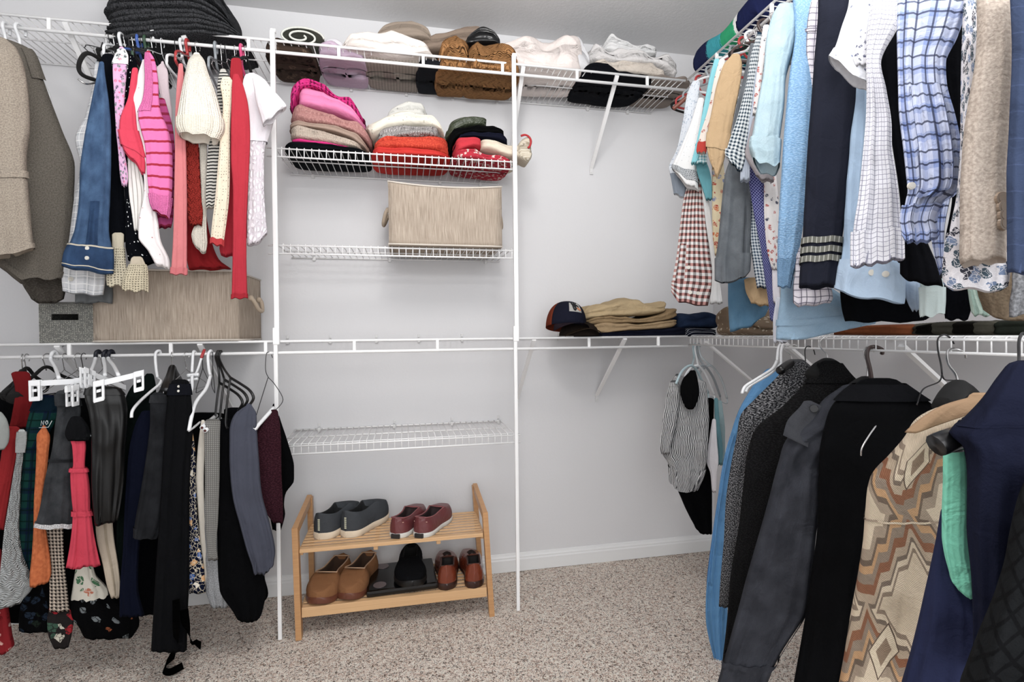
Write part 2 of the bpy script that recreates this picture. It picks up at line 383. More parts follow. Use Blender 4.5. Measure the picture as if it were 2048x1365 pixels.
def sub(label_start, name, base, rows, mat, label=None, **kw):
    """a further part of a garment that already stands"""
    p = [o for o in bpy.data.objects if o.get('label', '').startswith(label_start) and o.get('category')][0]
    o = Drape(base, rows, **kw).build(name, mat, p)
    if label: o['label'] = label
    return o
def find(label_start): return [o for o in bpy.data.objects if o.get('label', '').startswith(label_start) and o.get('category')][0]
def fold(name, label, cat, Y, cols, mat, zb=None, depth=.24, layers=1, r=.008, parent=None, group=None, wr=.004, e=.33, back=1.0, X=None, seed=0):
    """a folded or heaped piece of cloth lying on a shelf; cols = (px, y_top, y_bottom or None)"""
    P = lambda px, py: onY(px, py, Y) if X is None else onX(px, py, X)
    din = Vector((0, 1, 0)) if X is None else Vector((1, 0, 0))
    cols = sorted(cols); x0, x1 = cols[0][0], cols[-1][0]; rows = [(c[0], c[1], c[2] if len(c) > 2 and c[2] is not None else -1) for c in cols]
    nx = int(max(14, min(90, (x1-x0)/3.5))); nth = 48; bm = bmesh.new(); uvl = bm.loops.layers.uv.new('UVMap'); rings = []; info = []
    sd = seed or (hash(round(x0*3+cols[0][1])) & 255)
    hs = []
    for i in range(nx+1):
        px = x0+(x1-x0)*i/nx; yt, yb = hermite(rows, px); T = P(px, yt)
        if cols[0][2:] and cols[0][2] is not None: zb_ = P(px, yb).z
        else: zb_ = zb
        hs.append((T, zb_))
    hmax = max(max(.004, t.z-b) for t, b in hs)
    dense = []
    for k in range(400):
        q = 2*PI*k/400; cs, sn = math.cos(q), math.sin(q); dense.append((math.copysign(abs(cs)**e, cs), math.copysign(abs(sn)**e, sn)))
    cum = [0]
    for k in range(400):
        (a0, b0), (a1, b1) = dense[k], dense[(k+1) % 400]; fw = 2.4 if (a0+a1)/2 < -.3 else (.5 if (a0+a1)/2 > .9 or (b0+b1)/2 < -.9 else 1)
        cum.append(cum[-1]+math.hypot((a1-a0)*depth/2, (b1-b0)*max(hmax, .02)/2)*fw)
    nth = 64; prof = []; j = 0
    for k in range(nth):
        tg = cum[-1]*k/nth
        while cum[j+1] < tg: j += 1
        prof.append(dense[j])
    for i, (T, zb_) in enumerate(hs):
        h = max(.003, T.z-zb_); f = i/nx; ed = min(1, (1-abs(2*f-1)**6)*1.0+.0); ed = max(.0, ed)
        dscale = .55+.45*math.sqrt(ed); hd = depth/2*dscale; cz = zb_+h/2; ring = []
        base = Vector((T.x, Y if X is None else T.y, 0)) if X is None else Vector((X, T.y, 0))
        for k in range(nth):
            a, b = prof[k]
            zz = b*h/2; dep = depth/2+a*hd; s01 = (b+1)/2
            if b > 0: zz *= (1-(1-back)*max(0, (a+1)/2))
            wob = noise.noise(Vector((T.x*9+sd, T.y*9, s01*1.5)))*.9
            lay_ = layers if layers > 1 else (2 if hmax > .02 else 1)
            if lay_ > 1 and a < .6:
                g = abs(math.sin(PI*(lay_*s01+wob*.5)))**.55; dep += r*(1-g)*1.6*(1 if a < 0 else .3)
            o = noise.noise_vector(Vector((T.x*14+sd, (T.y+dep)*14, zz*22+sd)))*wr*(1 if b > -.6 else .4)
            if b > -.6: rg = noise.noise(Vector((T.x*11+sd*2, (T.y+dep)*8, zz*13+3))); o += Vector((0, 0, wr*1.6*(.35-abs(rg)*2)))*(b > .2) - din*(wr*1.5*(.35-abs(rg)*2))*(a < -.5)
            p = Vector((T.x, T.y, 0)) if X is None else Vector((X, T.y, 0))
            p = p + din*dep; p.z = cz+zz; p += o
            if b < -.6: p.z = max(p.z, zb_)
            ring.append(bm.verts.new(p))
        rings.append(ring); info.append(h)
    for i in range(nx):
        a, b = rings[i], rings[i+1]
        for k in range(nth):
            k2 = (k+1) % nth; fc = bm.faces.new((a[k], b[k], b[k2], a[k2]))
            for lp in fc.loops:
                co = lp.vert.co; n_ = abs(co.z); ang = k/nth
                lp[uvl].uv = ((co.x if X is None else co.y), co.z + ((co.y if X is None else co.x)*.9))
    for rg, sgn in ((rings[0], -1), (rings[-1], 1)):
        c = sum((v.co for v in rg), Vector())/nth; prev = rg; ax = (Vector((1, 0, 0)) if X is None else Vector((0, -1, 0)))*sgn
        for s_, o_ in ((.85, .35), (.5, .55)):
            h_ = min(.012, hmax*.3); nr = [bm.verts.new(c+(v.co-c)*s_+ax*h_*o_) for v in rg]
            for k in range(nth): bm.faces.new((prev[k], prev[(k+1) % nth], nr[(k+1) % nth], nr[k]) )
            prev = nr
        bm.faces.new(prev)
    bmesh.ops.recalc_face_normals(bm, faces=bm.faces)
    o = mk(name, bm, mat, parent)
    if label: tag(o, label, cat, group)
    return o

def layered(name, label, cat, Y, cols, mat, n=3, depth=.28, gap=.12, **kw):
    """a blanket folded into n visible layers, each with its own rounded edge"""
    e = empty(name, onY((cols[0][0]+cols[-1][0])/2, max(c[2] for c in cols), Y+.1), label, cat); rr = random.Random(len(label)*7+n)
    x0, x1 = cols[0][0], cols[-1][0]
    for i in range(n):
        a, b = i/n, (i+1)/n-gap/n*0; xa = x0+rr.uniform(0, 8)+abs(i-(n-1)/2)*3; xb = x1-rr.uniform(0, 10); cc = []
        for j in range(11):
            px = xa+(xb-xa)*j/10; t, bt = hermite(sorted(cols), px); w_ = (bt-t)
            cc.append((px, t+w_*a+(.5*w_*(b-a) if j in (0, 10) else 0)*.7, t+w_*b+.6-(.5*w_*(b-a) if j in (0, 10) else 0)*.7))
        fold('fold_layer', None, None, Y+rr.uniform(-.006, .008), cc, mat, None, depth-.01*i, 1, .004, parent=e, wr=.0025, e=.6, seed=3+i, **kw)
    return e
# ------------------------------------------------------------------ the room
def wallmat(name, c, bs=.25):
    n = N(name); f = n.noise(n.obv(), 90, 4); g = n.noise(n.obv(), 1.6, 2)
    col = n.mix(n.mth('MULTIPLY', g, .06), lin(c), tuple(x*.9 for x in lin(c)))
    return n.fin(col, .75, n.bump(f, bs, .0015), 0, 0, None, .25)
WALL = wallmat('wall_paint', '#d8d8da'); CEIL = wallmat('ceiling_paint', '#d9d9da', .5); TRIM = solid('trim_paint', '#e4e5e5', .4)
def carpetmat():
    n = N('carpet'); o = n.obv()
    f = n.noise(o, 120, 2, 1.6); g = n.noise(o, 105, 2, 1.4); l = n.noise(o, 3, 2); k = n.noise(o, 30, 2)
    x = n.new('ShaderNodeMapping'); n.put(x.inputs[0], o); x.inputs['Location'].default_value = (3, 7, 2); g = n.noise(x.outputs[0], 125, 2, 1.6)
    c = n.ramp(f, [(.36, '#bda391'), (.45, '#ecd5c5'), (.56, '#fff1e5')])
    d = n.ramp(g, [(.415, '#3a2a22'), (.45, '#ffffff')]); c = n.mix(.85, c, d, 'MULTIPLY')
    c = n.mix(n.mth('MULTIPLY', l, .12), c, lin('#c4ab9b'))
    return n.fin(c, .95, n.bump(n.mth('ADD', f, n.mth('MULTIPLY', g, .8)), .6, .008), 0, .0, None, .1)
CARPET = carpetmat()
XL = -1.75; YB = -1.2; HC = 2.44
def st(name, c, s, mt, bev=0, lab=None):
    o = boxo(name, c, s, mt, None, None, bev); tag(o, None, None, None, 'structure')
    if lab: o['label'] = lab
    return o
st('wall_back', ((XL+XW)/2, D+.05, HC/2), (XW-XL+.2, .1, HC), WALL)
st('wall_right', (XW+.05, (YB+D)/2, HC/2), (.1, D-YB, HC), WALL)
st('wall_left', (XL-.05, (YB+D)/2, HC/2), (.1, D-YB, HC), WALL)
st('ceiling', ((XL+XW)/2, (YB+D)/2, HC+.05), (XW-XL+.2, D-YB+.2, .1), CEIL)
fl = bmesh.new(); bmesh.ops.create_grid(fl, x_segments=330, y_segments=330, size=.5)
for v in fl.verts:
    v.co.x = (XL+XW)/2+v.co.x*(XW-XL); v.co.y = (YB+D)/2+v.co.y*(D-YB)
    v.co.z = .004*noise.noise(Vector((v.co.x*60, v.co.y*60, 0)))+.003*noise.noise(Vector((v.co.x*7, v.co.y*7, 3)))-.002
tag(mk('floor', fl, CARPET), None, None, None, 'structure')
def baseboard(name, a, b, n_):
    # profile swept from a to b, n_ = direction into the room
    bm = bmesh.new(); pr = [(0, 0), (.013, 0), (.013, .052), (.010, .058), (.010, .064), (.006, .070), (.004, .078), (0, .080)]
    ra, rb = [[bm.verts.new(Vector(p)+Vector(n_)*x+Vector((0, 0, z))) for x, z in pr] for p in (a, b)]
    for i in range(len(pr)-1): bm.faces.new((ra[i], rb[i], rb[i+1], ra[i+1]))
    bm.faces.new(ra); bm.faces.new(rb[::-1]); bmesh.ops.recalc_face_normals(bm, faces=bm.faces)
    tag(mk(name, bm, TRIM, None, False), None, None, None, 'structure')
baseboard('baseboard_back', (XL, D, 0), (XW, D, 0), (0, -1, 0))
baseboard('baseboard_right', (XW, YB, 0), (XW, D, 0), (-1, 0, 0))
baseboard('baseboard_left', (XL, YB, 0), (XL, D, 0), (1, 0, 0))

# ------------------------------------------------------------------ wire shelving
WIRE = solid('white_vinyl_wire', '#f0f0f0', .35); CLIPM = solid('clip_plastic', '#d6d6d6', .4); BTN = solid('button_pearl', '#d9d6cc', .3)
def wire_shelf(label, z, a, b, style, along='X', back=D, front=YF, clips=(), post=(), pitch=.0254, stub=.02):
    """style: 'rod' (lip wire with a hanging rod below) or 'lip' (wires bent down over a lip)"""
    Q = (lambda s_, d_, z_: Vector((s_, d_, z_))) if along == 'X' else (lambda s_, d_, z_: Vector((d_, s_, z_)))
    e = empty('wire_shelf', Q((a+b)/2, front, z), label, 'shelf', 'white wire shelves')
    bk = back-.008; dp = bk-front; fr = front
    bm = bmesh.new(); n = int((b-a)/pitch)
    for i in range(n+1):
        s_ = a+.004+(b-a-.008)*i/n
        if style == 'lip': tube(bm, [Q(s_, bk, z), Q(s_, fr+.004, z), Q(s_, fr, z-.004), Q(s_, fr, z-.036)], .0018, 5)
        else: tube(bm, [Q(s_, bk, z), Q(s_, fr, z+.001)], .0018, 5)
    mk('deck_wires', bm, WIRE, e)
    bm = bmesh.new(); tube(bm, [Q(a-stub*.3, bk, z-.003), Q(b+stub*.3, bk, z-.003)], .003, 8); mk('back_rail', bm, WIRE, e)
    bm = bmesh.new(); tube(bm, [Q(a, front+dp*.46, z-.003), Q(b, front+dp*.46, z-.003)], .0026, 8); mk('middle_rail', bm, WIRE, e)
    if style == 'lip':
        bm = bmesh.new(); tube(bm, [Q(a-stub, fr+.012, z-.003), Q(b+stub, fr+.012, z-.003)], .0024, 8)
        tube(bm, [Q(a-stub, fr-.001, z-.007), Q(b+stub, fr-.001, z-.007)], .0028, 8); mk('top_rail', bm, WIRE, e)
        bm = bmesh.new(); tube(bm, [Q(a-stub, fr-.001, z-.036), Q(b+stub, fr-.001, z-.036)], .0032, 8)
        if stub > .01: tube(bm, [Q(b+stub*.6, fr-.001, z-.036), Q(b+stub*.6, fr-.001, z-.007)], .0015, 6)
        mk('lip_rail', bm, WIRE, e)
    else:
        bm = bmesh.new(); tube(bm, [Q(a, fr, z-.001), Q(b, fr, z-.001)], .0046, 10); mk('front_rail', bm, WIRE, e)
        bm = bmesh.new(); tube(bm, [Q(a, fr-.002, z-.042), Q(b, fr-.002, z-.042)], .0058, 12); mk('hanging_rod', bm, WIRE, e)
        for p_ in post:
            bm = bmesh.new(); box(bm, Q(p_, fr-.001, z-.021), (.011, .009, .042), None, .002); mk('rod_link', bm, WIRE, e, False)
    for c in clips:
        bm = bmesh.new(); box(bm, Q(c, back-.006, z-.006), (.013, .012, .018) if along == 'X' else (.012, .013, .018), None, .003)
        box(bm, Q(c, back-.0035, z+.014), (.010, .007, .014) if along == 'X' else (.007, .010, .014), None, .002); mk('wall_clip', bm, CLIPM, e, False)
    return e
posts = [-1.133+.3035*i for i in range(-2, 8)]
wire_shelf('long high white wire shelf with hanging rod, just under the ceiling on the back wall', 2.1397, XL+.01, 1.165, 'rod', clips=[-1.4, -.95, -.52, -.21, .02, .22, .42, .85, 1.05], post=[p for p in posts if p < 1.15])
wire_shelf('long white wire shelf with hanging rod at mid height across the back wall', 1.067, XL+.01, 1.165, 'rod', clips=[-1.3, -1.0, -.8, -.48, -.31, -.12, .06, .25, .7, 1.0], post=[p+.04 for p in posts if p < 1.1])
PXL, PXR = -.4528, .4187
wire_shelf('short wire shelf between the poles, carrying the sweater stacks', 1.7629, PXL+.0, PXR-.0, 'lip', clips=[-.37, -.06, .16, .34])
wire_shelf('short wire shelf between the poles, under the beige storage bin', 1.4164, PXL, PXR, 'lip', clips=[-.37, -.06, .36])
wire_shelf('empty short wire shelf between the poles, above the shoe rack', .6938, PXL, PXR, 'lip', clips=[-.36, -.05, .2, .41])
wire_shelf('high wire shelf with rod on the right wall over the shirts', 2.1397, .25, 1.975, 'rod', 'Y', XW, XF, clips=[.6, 1.2, 1.8], post=[.55, .86, 1.16, 1.47, 1.77])
wire_shelf('mid height wire shelf with grid lip on the right wall', 1.067, .25, 1.975, 'lip', 'Y', XW, XF, clips=[.8, 1.1, 1.35, 1.7], pitch=.0262, stub=.004)
def pole(label, x, lean, ztop):
    f = lambda z: Vector((x+lean*z, YF-.013, z)); e = empty('support_pole', f(0), label, 'pole', 'shelf support poles')
    for nm, z0, z1, w_ in (('lower_tube', 0, 1.062, .0135), ('upper_tube', 1.062, ztop, .0165), ('connector', 1.055, 1.115, .0215)):
        bm = bmesh.new(); c = (f(z0)+f(z1))/2; box(bm, c, (w_, w_*.8, z1-z0), Matrix.Rotation(lean, 3, 'Y') if 0 else None, .003); mk(nm, bm, WIRE, e, False)
    for z in (2.1397, 1.7629, 1.4164, .6938):
        boxo('shelf_clip', f(z-.02)+Vector((0, .012, 0)), (.014, .012, .03), CLIPM, e)
    bm = bmesh.new(); box(bm, f(ztop), (.019, .016, .012), None, .004); mk('cap', bm, WIRE, e, False)
pole('left one of two thin white shelf poles standing on the carpet', PXL, .005, 2.165)
pole('right one of two thin white shelf poles standing on the carpet', PXR, .005, 2.165)
def brace(label, pf, pw, xdir=False):
    e = empty('shelf_brace', pw, label, 'bracket', 'shelf braces'); a, b = Vector(pf), Vector(pw)
    bm = bmesh.new(); d = (b-a).normalized(); s = d.cross(Vector((0, 0, 1))).normalized(); n_ = s.cross(d)
    v = []
    for P in (a, b): v.append([bm.verts.new(P+s*x+n_*y) for x, y in ((-.008, -.004), (.008, -.004), (.008, .004), (-.008, .004))])
    for k in range(4): bm.faces.new((v[0][k], v[0][(k+1) % 4], v[1][(k+1) % 4], v[1][k]))
    bm.faces.new(v[0][::-1]); bm.faces.new(v[1]); bmesh.ops.recalc_face_normals(bm, faces=bm.faces)
    mk('strut', bm, WIRE, e, False)
    w_ = (.016, .004, .034) if not xdir else (.004, .016, .034)
    off = Vector((0, -.002, -.012)) if not xdir else Vector((-.002, 0, -.012))
    fp = boxo('foot_plate', b+off, w_, CLIPM, e, None, .001)
    bm = bmesh.new(); bmesh.ops.create_uvsphere(bm, u_segments=10, v_segments=6, radius=.0035); bmesh.ops.translate(bm, vec=b+off*1.6, verts=bm.verts); mk('screw', bm, CLIPM, fp)
brace('diagonal brace of the high shelf, alone on the bare wall', (.86, YF, 2.132), (.867, D-.003, 1.858))
brace('diagonal brace of the high shelf, behind the right pole', (.468, YF, 2.132), (.475, D-.003, 1.858))
brace('diagonal brace of the high shelf beside the stack of dark blankets', (-1.088, YF, 2.132), (-1.088, D-.003, 1.858))
brace('diagonal brace of the high shelf above the cream knit sleeve', (-.735, YF, 2.132), (-.735, D-.003, 1.858))
brace('diagonal brace of the middle shelf below the trucker cap', (.885, YF, 1.06), (.884, D-.003, .79))
brace('diagonal brace of the middle shelf beside the right pole', (.50, YF, 1.06), (.50, D-.003, .79))
brace('diagonal brace of the middle shelf behind the white skirt hangers', (-1.13, YF, 1.06), (-1.13, D-.003, .79))
brace('diagonal brace of the middle shelf behind the black pants hangers', (-.70, YF, 1.06), (-.70, D-.003, .79))
brace('diagonal brace at the far end of the right wall shelf', (XF, 1.86, 1.045), (XW-.003, 1.86, .79), True)
brace('diagonal brace of the right wall shelf above the blue shirt and tweed cardigan', (XF, 1.42, 1.045), (XW-.003, 1.42, .79), True)
brace('diagonal brace of the right wall shelf above the black coat', (XF, 1.03, 1.045), (XW-.003, 1.03, .79), True)

# ------------------------------------------------------------------ shoe rack
def woodmat(name, a, b):
    n = N(name); x = n.new('ShaderNodeMapping'); n.put(x.inputs[0], n.obv()); x.inputs['Scale'].default_value = (1.2, 120, 120)
    f = n.noise(x.outputs[0], 1.5, 4, .4); return n.fin(n.mix(f, lin(a), lin(b)), .38, n.bump(f, .1, .001), 0, 0, None, .5)
BAM = woodmat('bamboo', '#c08c58', '#e8c08a'); BAM2 = woodmat('bamboo_side', '#b07a48', '#d2a066')
RX0, RX1, RY0, RY1 = -.392, .322, 1.950, 2.250
rack = empty('shoe_rack', (0, 2.1, 0), 'slatted bamboo two tier shoe rack on the carpet by the wall', 'shoe rack')
def bar(bm, a, b, wx, wn):
    a, b = Vector(a), Vector(b); d = (b-a).normalized(); s = Vector((1, 0, 0)); s = (s-d*s.dot(d)).normalized() if abs(d.x) < .9 else Vector((0, 1, 0)); n_ = d.cross(s)
    v = [[bm.verts.new(P+s*x*wx/2+n_*y*wn/2) for x, y in ((-1, -1), (1, -1), (1, 1), (-1, 1))] for P in (a, b)]
    for k in range(4): bm.faces.new((v[0][k], v[0][(k+1) % 4], v[1][(k+1) % 4], v[1][k]))
    bm.faces.new(v[0][::-1]); bm.faces.new(v[1])
for sx, x0, x1 in ((-1, RX0+.008, RX0+.008-.008), (1, RX1-.008, RX1-.030)):
    bm = bmesh.new(); bar(bm, (x0, RY0+.014, 0), (x1, RY0+.014, .402), .020, .030); bmesh.ops.recalc_face_normals(bm, faces=bm.faces); mk('post', bm, BAM2, rack, False)
    bm = bmesh.new(); bar(bm, (x0, RY1-.012, 0), (x1+.004*sx*-1, RY1-.012, .425), .020, .028); bmesh.ops.recalc_face_normals(bm, faces=bm.faces); mk('post', bm, BAM2, rack, False)
    bm = bmesh.new(); bar(bm, (x1, RY0+.004, .388), (x1, RY1-.002, .417), .018, .030); bmesh.ops.recalc_face_normals(bm, faces=bm.faces); mk('top_rail', bm, BAM2, rack, False)
    for zz in (.302, .094):
        xx = x0+(x1-x0)*zz/.4; bm = bmesh.new(); bar(bm, (xx-.012*sx, RY0+.03, zz), (xx-.012*sx, RY1-.03, zz), .014, .02); bmesh.ops.recalc_face_normals(bm, faces=bm.faces); mk('side_rail', bm, BAM, rack, False)
ZT, ZB_ = .322, .112
for z, nm in ((ZT, 'upper_slat'), (ZB_, 'lower_slat')):
    k = z/.4; xa, xb = RX0+.008-.008*k+.012, RX1-.008-.022*k-.012
    sp = [(RY0+.006, .026)]+[(RY0+.045+.0290*i, .0145) for i in range(8)]
    for yy, w_ in sp:
        bm = bmesh.new(); th = .005 if w_ < .02 else (.014 if z == ZT else .036); box(bm, ((xa+xb)/2, yy+w_/2, z-th/2), (xb-xa, w_, th), None, .0025); mk(nm, bm, BAM, rack, False)
for px in (-.135, .095): boxo('cross_bar', (px+.02, (RY0+RY1)/2, ZT-.022), (.016, RY1-RY0-.03, .016), BAM, rack)

# ------------------------------------------------------------------ shoes
def shoe(name, label, cat, heel, toe, W_, Hh, upper, sole, lining, solid_h=.022, open_=(.04, .56), rim=None, back_open=False, group=None, toeh=.55, heel_h=None, details=None, lay=None):
    """heel and toe are points on the shelf; cross sections swept from heel to toe"""
    heel, toe = Vector(heel), Vector(toe); d = toe-heel; L_ = d.length; d.normalize(); s = Vector((d.y, -d.x, 0)).normalized(); up = Vector((0, 0, 1))
    e = empty(name, heel, label, cat, group); n = 34; hs = solid_h; hh = heel_h or hs
    def wid(t):
        a = (1-abs(1-t/.16)**2.2)**.5 if t < .16 else 1
        b = (1-((t-.72)/.28)**2.3)**.5 if t > .72 else 1
        return max(.03, a*b)*W_/2*(.80+.24*math.exp(-((t-.68)/.22)**2)-.06*math.exp(-((t-.42)/.12)**2))
    side = .006*0
    def cen(t): return heel+d*(t*L_)+s*(.010*math.sin(PI*t))
    # sole
    bm = bmesh.new(); rings = []
    for i in range(n+1):
        t = i/n; w_ = wid(t)+.003; spring = .012*max(0, (t-.8)/.2)**2; th = hs+(hh-hs)*max(0, 1-t/.45); c = cen(t)
        rings.append([bm.verts.new(c+s*(x*w_)+up*(z_*th+spring)) for x, z_ in ((-.93, 0), (-.98, .15), (-1, .5), (-.97, .95), (-.9, 1), (.9, 1), (.97, .95), (1, .5), (.98, .15), (.93, 0))])
    for a, b in zip(rings, rings[1:]):
        for k in range(10): bm.faces.new((a[k], a[(k+1) % 10], b[(k+1) % 10], b[k]))
    bm.faces.new(rings[0]); bm.faces.new(rings[-1]); bmesh.ops.recalc_face_normals(bm, faces=bm.faces); so = mk('sole', bm, sole, e)
    # upper
    def hgt(t):
        if t < open_[1]: 
            k = t/open_[1]; return Hh*(1-.30*math.sin(PI*min(1, k*1.1))*.6-.10*k) if not back_open else Hh*(.42+.5*k)
        k = (t-open_[1])/(1-open_[1]); return Hh*(.9+(toeh-.9)*k**.8)*(1-k**6*.5)
    bm = bmesh.new(); rings = []
    for i in range(n+1):
        t = i/n; w_ = wid(t); th = hs+(hh-hs)*max(0, 1-t/.45); spring = .012*max(0, (t-.8)/.2)**2; H_ = hgt(t); c = cen(t)+up*(th+spring-.001)
        o = min(1, max(0, (t-open_[0])/.03))*min(1, max(0, (open_[1]-t)/.09)); th_ = .0035; ring = []
        cw = .74 if t < open_[1] else .74
        prof = [(-1, 0), (-1.02, .25), (-.98, .5), (-.88, .75), (-.74, .93)]
        rimx = -.70; inner = [(-.62, .97), (-.58, .9), (-.6, .5), (-.62, .12), (-.3, .06)]; top = [(-.62, .965), (-.5, .985), (-.36, .995), (-.2, 1), (-.08, 1)]
        half = []
        for x, z_ in prof+[(rimx, .96)]: half.append((x, z_))
        for (xi, zi), (xt, zt) in zip(inner, top): half.append((xi*o+xt*(1-o), zi*o+zt*(1-o)))
        for x, z_ in half: ring.append(c+s*(x*w_)+up*(z_*H_))
        for x, z_ in half[::-1]: ring.append(c+s*(-x*w_)+up*(z_*H_))
        rings.append([bm.verts.new(p) for p in ring])
    m_ = len(rings[0])
    for ai, (a, b) in enumerate(zip(rings, rings[1:])):
        for k in range(m_-1): 
            f = bm.faces.new((a[k], a[k+1], b[k+1], b[k])); t = (ai+.5)/n
            if 6 <= k <= m_-8 and open_[0] < t < open_[1]-.02: f.material_index = 1
    bm.faces.new(rings[0]); bm.faces.new(rings[-1]); bmesh.ops.recalc_face_normals(bm, faces=bm.faces)
    up_o = mk('upper', bm, upper, e); up_o.data.materials.append(lining)
    if rim:
        bm = bmesh.new(); pts = []
        for i in range(int(open_[0]*n)+1, int(open_[1]*n)): 
            t = i/n; pts.append(cen(t)-s*(.70*wid(t))+up*(hs+(hh-hs)*max(0, 1-t/.45)+hgt(t)*.965))
        p2 = []
        for i in range(int(open_[0]*n)+1, int(open_[1]*n)):
            t = i/n; p2.append(cen(t)+s*(.70*wid(t))+up*(hs+(hh-hs)*max(0, 1-t/.45)+hgt(t)*.965))
        loop = smoothpath(p2[::-1]+pts, 3); tube(bm, loop+[loop[0]], .0026, 6); mk('collar_trim', bm, rim, e)
    if details: details(e, heel, d, s, up, L_, wid, hgt, cen, hs)
    return e
def laces(col):
    def f(e, heel, d, s, up, L_, wid, hgt, cen, hs):
        bm = bmesh.new()
        for i in range(4):
            t = .50+.055*i; z = hs+hgt(t)+.002
            tube(bm, smoothpath([cen(t)-s*wid(t)*.45+up*(z-.008), cen(t)+up*(z+.004), cen(t+.03)+s*wid(t)*.45+up*(z-.008)], 4), .002, 5)
        mk('laces', bm, solid('lace_cord', col, .9), e)
    return f
def heel_strip(cols):
    def f(e, heel, d, s, up, L_, wid, hgt, cen, hs):
        bm = bmesh.new()
        for i in range(6): box(bm, heel+d*.002+up*(hs+.012+i*.0075), (.008, .006, .0045), Matrix.Rotation(math.atan2(s.y, s.x), 3, 'Z'), .001)
        mk('heel_tab', bm, solid('heel_tab_reflective', cols, .4), e, False)
    return f
GREY = cloth('heather', '#2b2d30', '#565a5f', s=250); DGREY = solid('shoe_lining_dark', '#15171a', .9)
SOLE1 = solid('cream_foam_sole', '#dcc9ae', .8, nz=1); 
zt, zl = ZT, ZB_
def HT(px, py, z, ang, L_):
    p = onZ(px, py, z); a = math.radians(ang); return tuple(p), (p.x+math.sin(a)*L_, p.y+math.cos(a)*L_, z)
shoe('sneaker', 'grey running sneaker with cream sole, left of its pair', 'shoe', *HT(638, 1081, zt, 24, 0.27), .104, .078, GREY, SOLE1, DGREY, .026, details=heel_strip('#cfd0b4'))
shoe('sneaker', 'grey running sneaker with cream sole, right of its pair', 'shoe', *HT(691, 1077, zt, 28, 0.275), .104, .080, GREY, SOLE1, DGREY, .026, details=heel_strip('#cfd0b4'))
BURG = cloth('leather', '#6e2e31', rough=.45); SOLEW = solid('white_rubber_sole', '#cfcdc6', .6); LIN1 = solid('dark_red_lining', '#2b1113', .8)
def loafer_d(e, heel, d, s, up, L_, wid, hgt, cen, hs):
    boxo('heel_patch', heel+up*.009, (.034, .010, .016), solid('dark_rubber', '#2b2422', .8), e, Matrix.Rotation(math.atan2(s.y, s.x), 3, 'Z'), .003)
    bm = bmesh.new(); pts = [cen(.03+.02*abs(q))+s*(q*wid(.06))*.9+up*(hs+.040)-d*.003*(1-abs(q)) for q in (-1, -.6, -.2, .2, .6, 1)]; tube(bm, smoothpath(pts, 4), .0016, 6); mk('stitch_line', bm, solid('tan_stitching', '#c79a86', .8), e)
shoe('boat_loafer', 'burgundy leather loafer with white sole, left of its pair', 'shoe', *HT(791, 1078, zt, 22, 0.26), .092, .062, BURG, SOLEW, LIN1, .018, (.04, .60), solid('loafer_piping', '#8d4a4c', .5), details=loafer_d)
shoe('boat_loafer', 'burgundy leather loafer with white sole, right of its pair', 'shoe', *HT(838, 1077, zt, 26, 0.265), .094, .062, BURG, SOLEW, LIN1, .018, (.04, .60), solid('loafer_piping', '#8d4a4c', .5), details=loafer_d)
SUEDE = cloth('heather', '#744b2c', '#9a6a42', s=60); CLSOLE = solid('brown_clog_sole', '#6b3a26', .35); SHEAR = solid('clog_lining', '#4a3322', .95)
cl_rim = solid('clog_piping', '#c09a78', .7)
shoe('suede_clog', 'brown suede clog next to the left rack post', 'shoe', *HT(634, 1216, zl, 14, 0.265)[::-1], .118, .062, SUEDE, CLSOLE, SHEAR, .024, (.05, .62), cl_rim, toeh=.5)
shoe('suede_clog', 'brown suede clog next to the black bathroom scale', 'shoe', *HT(693, 1207, zl, 16, 0.26)[::-1], .112, .064, SUEDE, CLSOLE, SHEAR, .024, (.05, .62), cl_rim, toeh=.5)
COGN = cloth('leather', '#7a3217', rough=.22); COGS = solid('dark_stacked_heel', '#3a1d15', .35); LIN2 = solid('black_shoe_lining', '#1d1310', .8)
shoe('dress_shoe', 'cognac leather lace-up shoe beside the black sandals', 'shoe', *HT(893, 1182, zl, 2, 0.27), .090, .072, COGN, COGS, LIN2, .014, (.03, .48), solid('shoe_rim', '#4a2316', .5), heel_h=.026, details=laces('#2a1a14'))
shoe('dress_shoe', 'cognac leather lace-up shoe by the right rack post', 'shoe', *HT(949, 1178, zl, 0, 0.27), .090, .072, COGN, COGS, LIN2, .014, (.03, .48), solid('shoe_rim', '#4a2316', .5), heel_h=.026, details=laces('#2a1a14'))
# bathroom scale
BLK = solid('black_gloss', '#0e0f12', .15); e = empty('bathroom_scale', (-.06, 2.1, zl), 'black bathroom scale with round metal pads, lying under the black clog', 'bathroom scale')
boxo('body', (-.025, 2.095, zl+.013), (.265, .235, .024), BLK, e, Matrix.Rotation(.05, 3, 'Z'), .010)
for x, y in ((-.105, 2.015), (-.10, 2.175)):
    bm = bmesh.new(); bmesh.ops.create_cone(bm, segments=28, radius1=.024, radius2=.024, depth=.002, cap_ends=True); bmesh.ops.translate(bm, vec=(x, y, zl+.026), verts=bm.verts); mk('foot_pad', bm, solid('pad_metal', '#77696a', .35, .4), e, False)
BS = cloth('heather', '#08080a', '#1b1c20', s=200); BSO = solid('black_rubber', '#0b0b0d', .5)
shoe('felt_clog', 'black felt clog lying on the bathroom scale', 'shoe', *HT(826, 1180, zl+.027, 0, .27)[::-1], .115, .05, BS, BSO, solid('black_felt_lining', '#050506', .95), .022, (.05, .5))

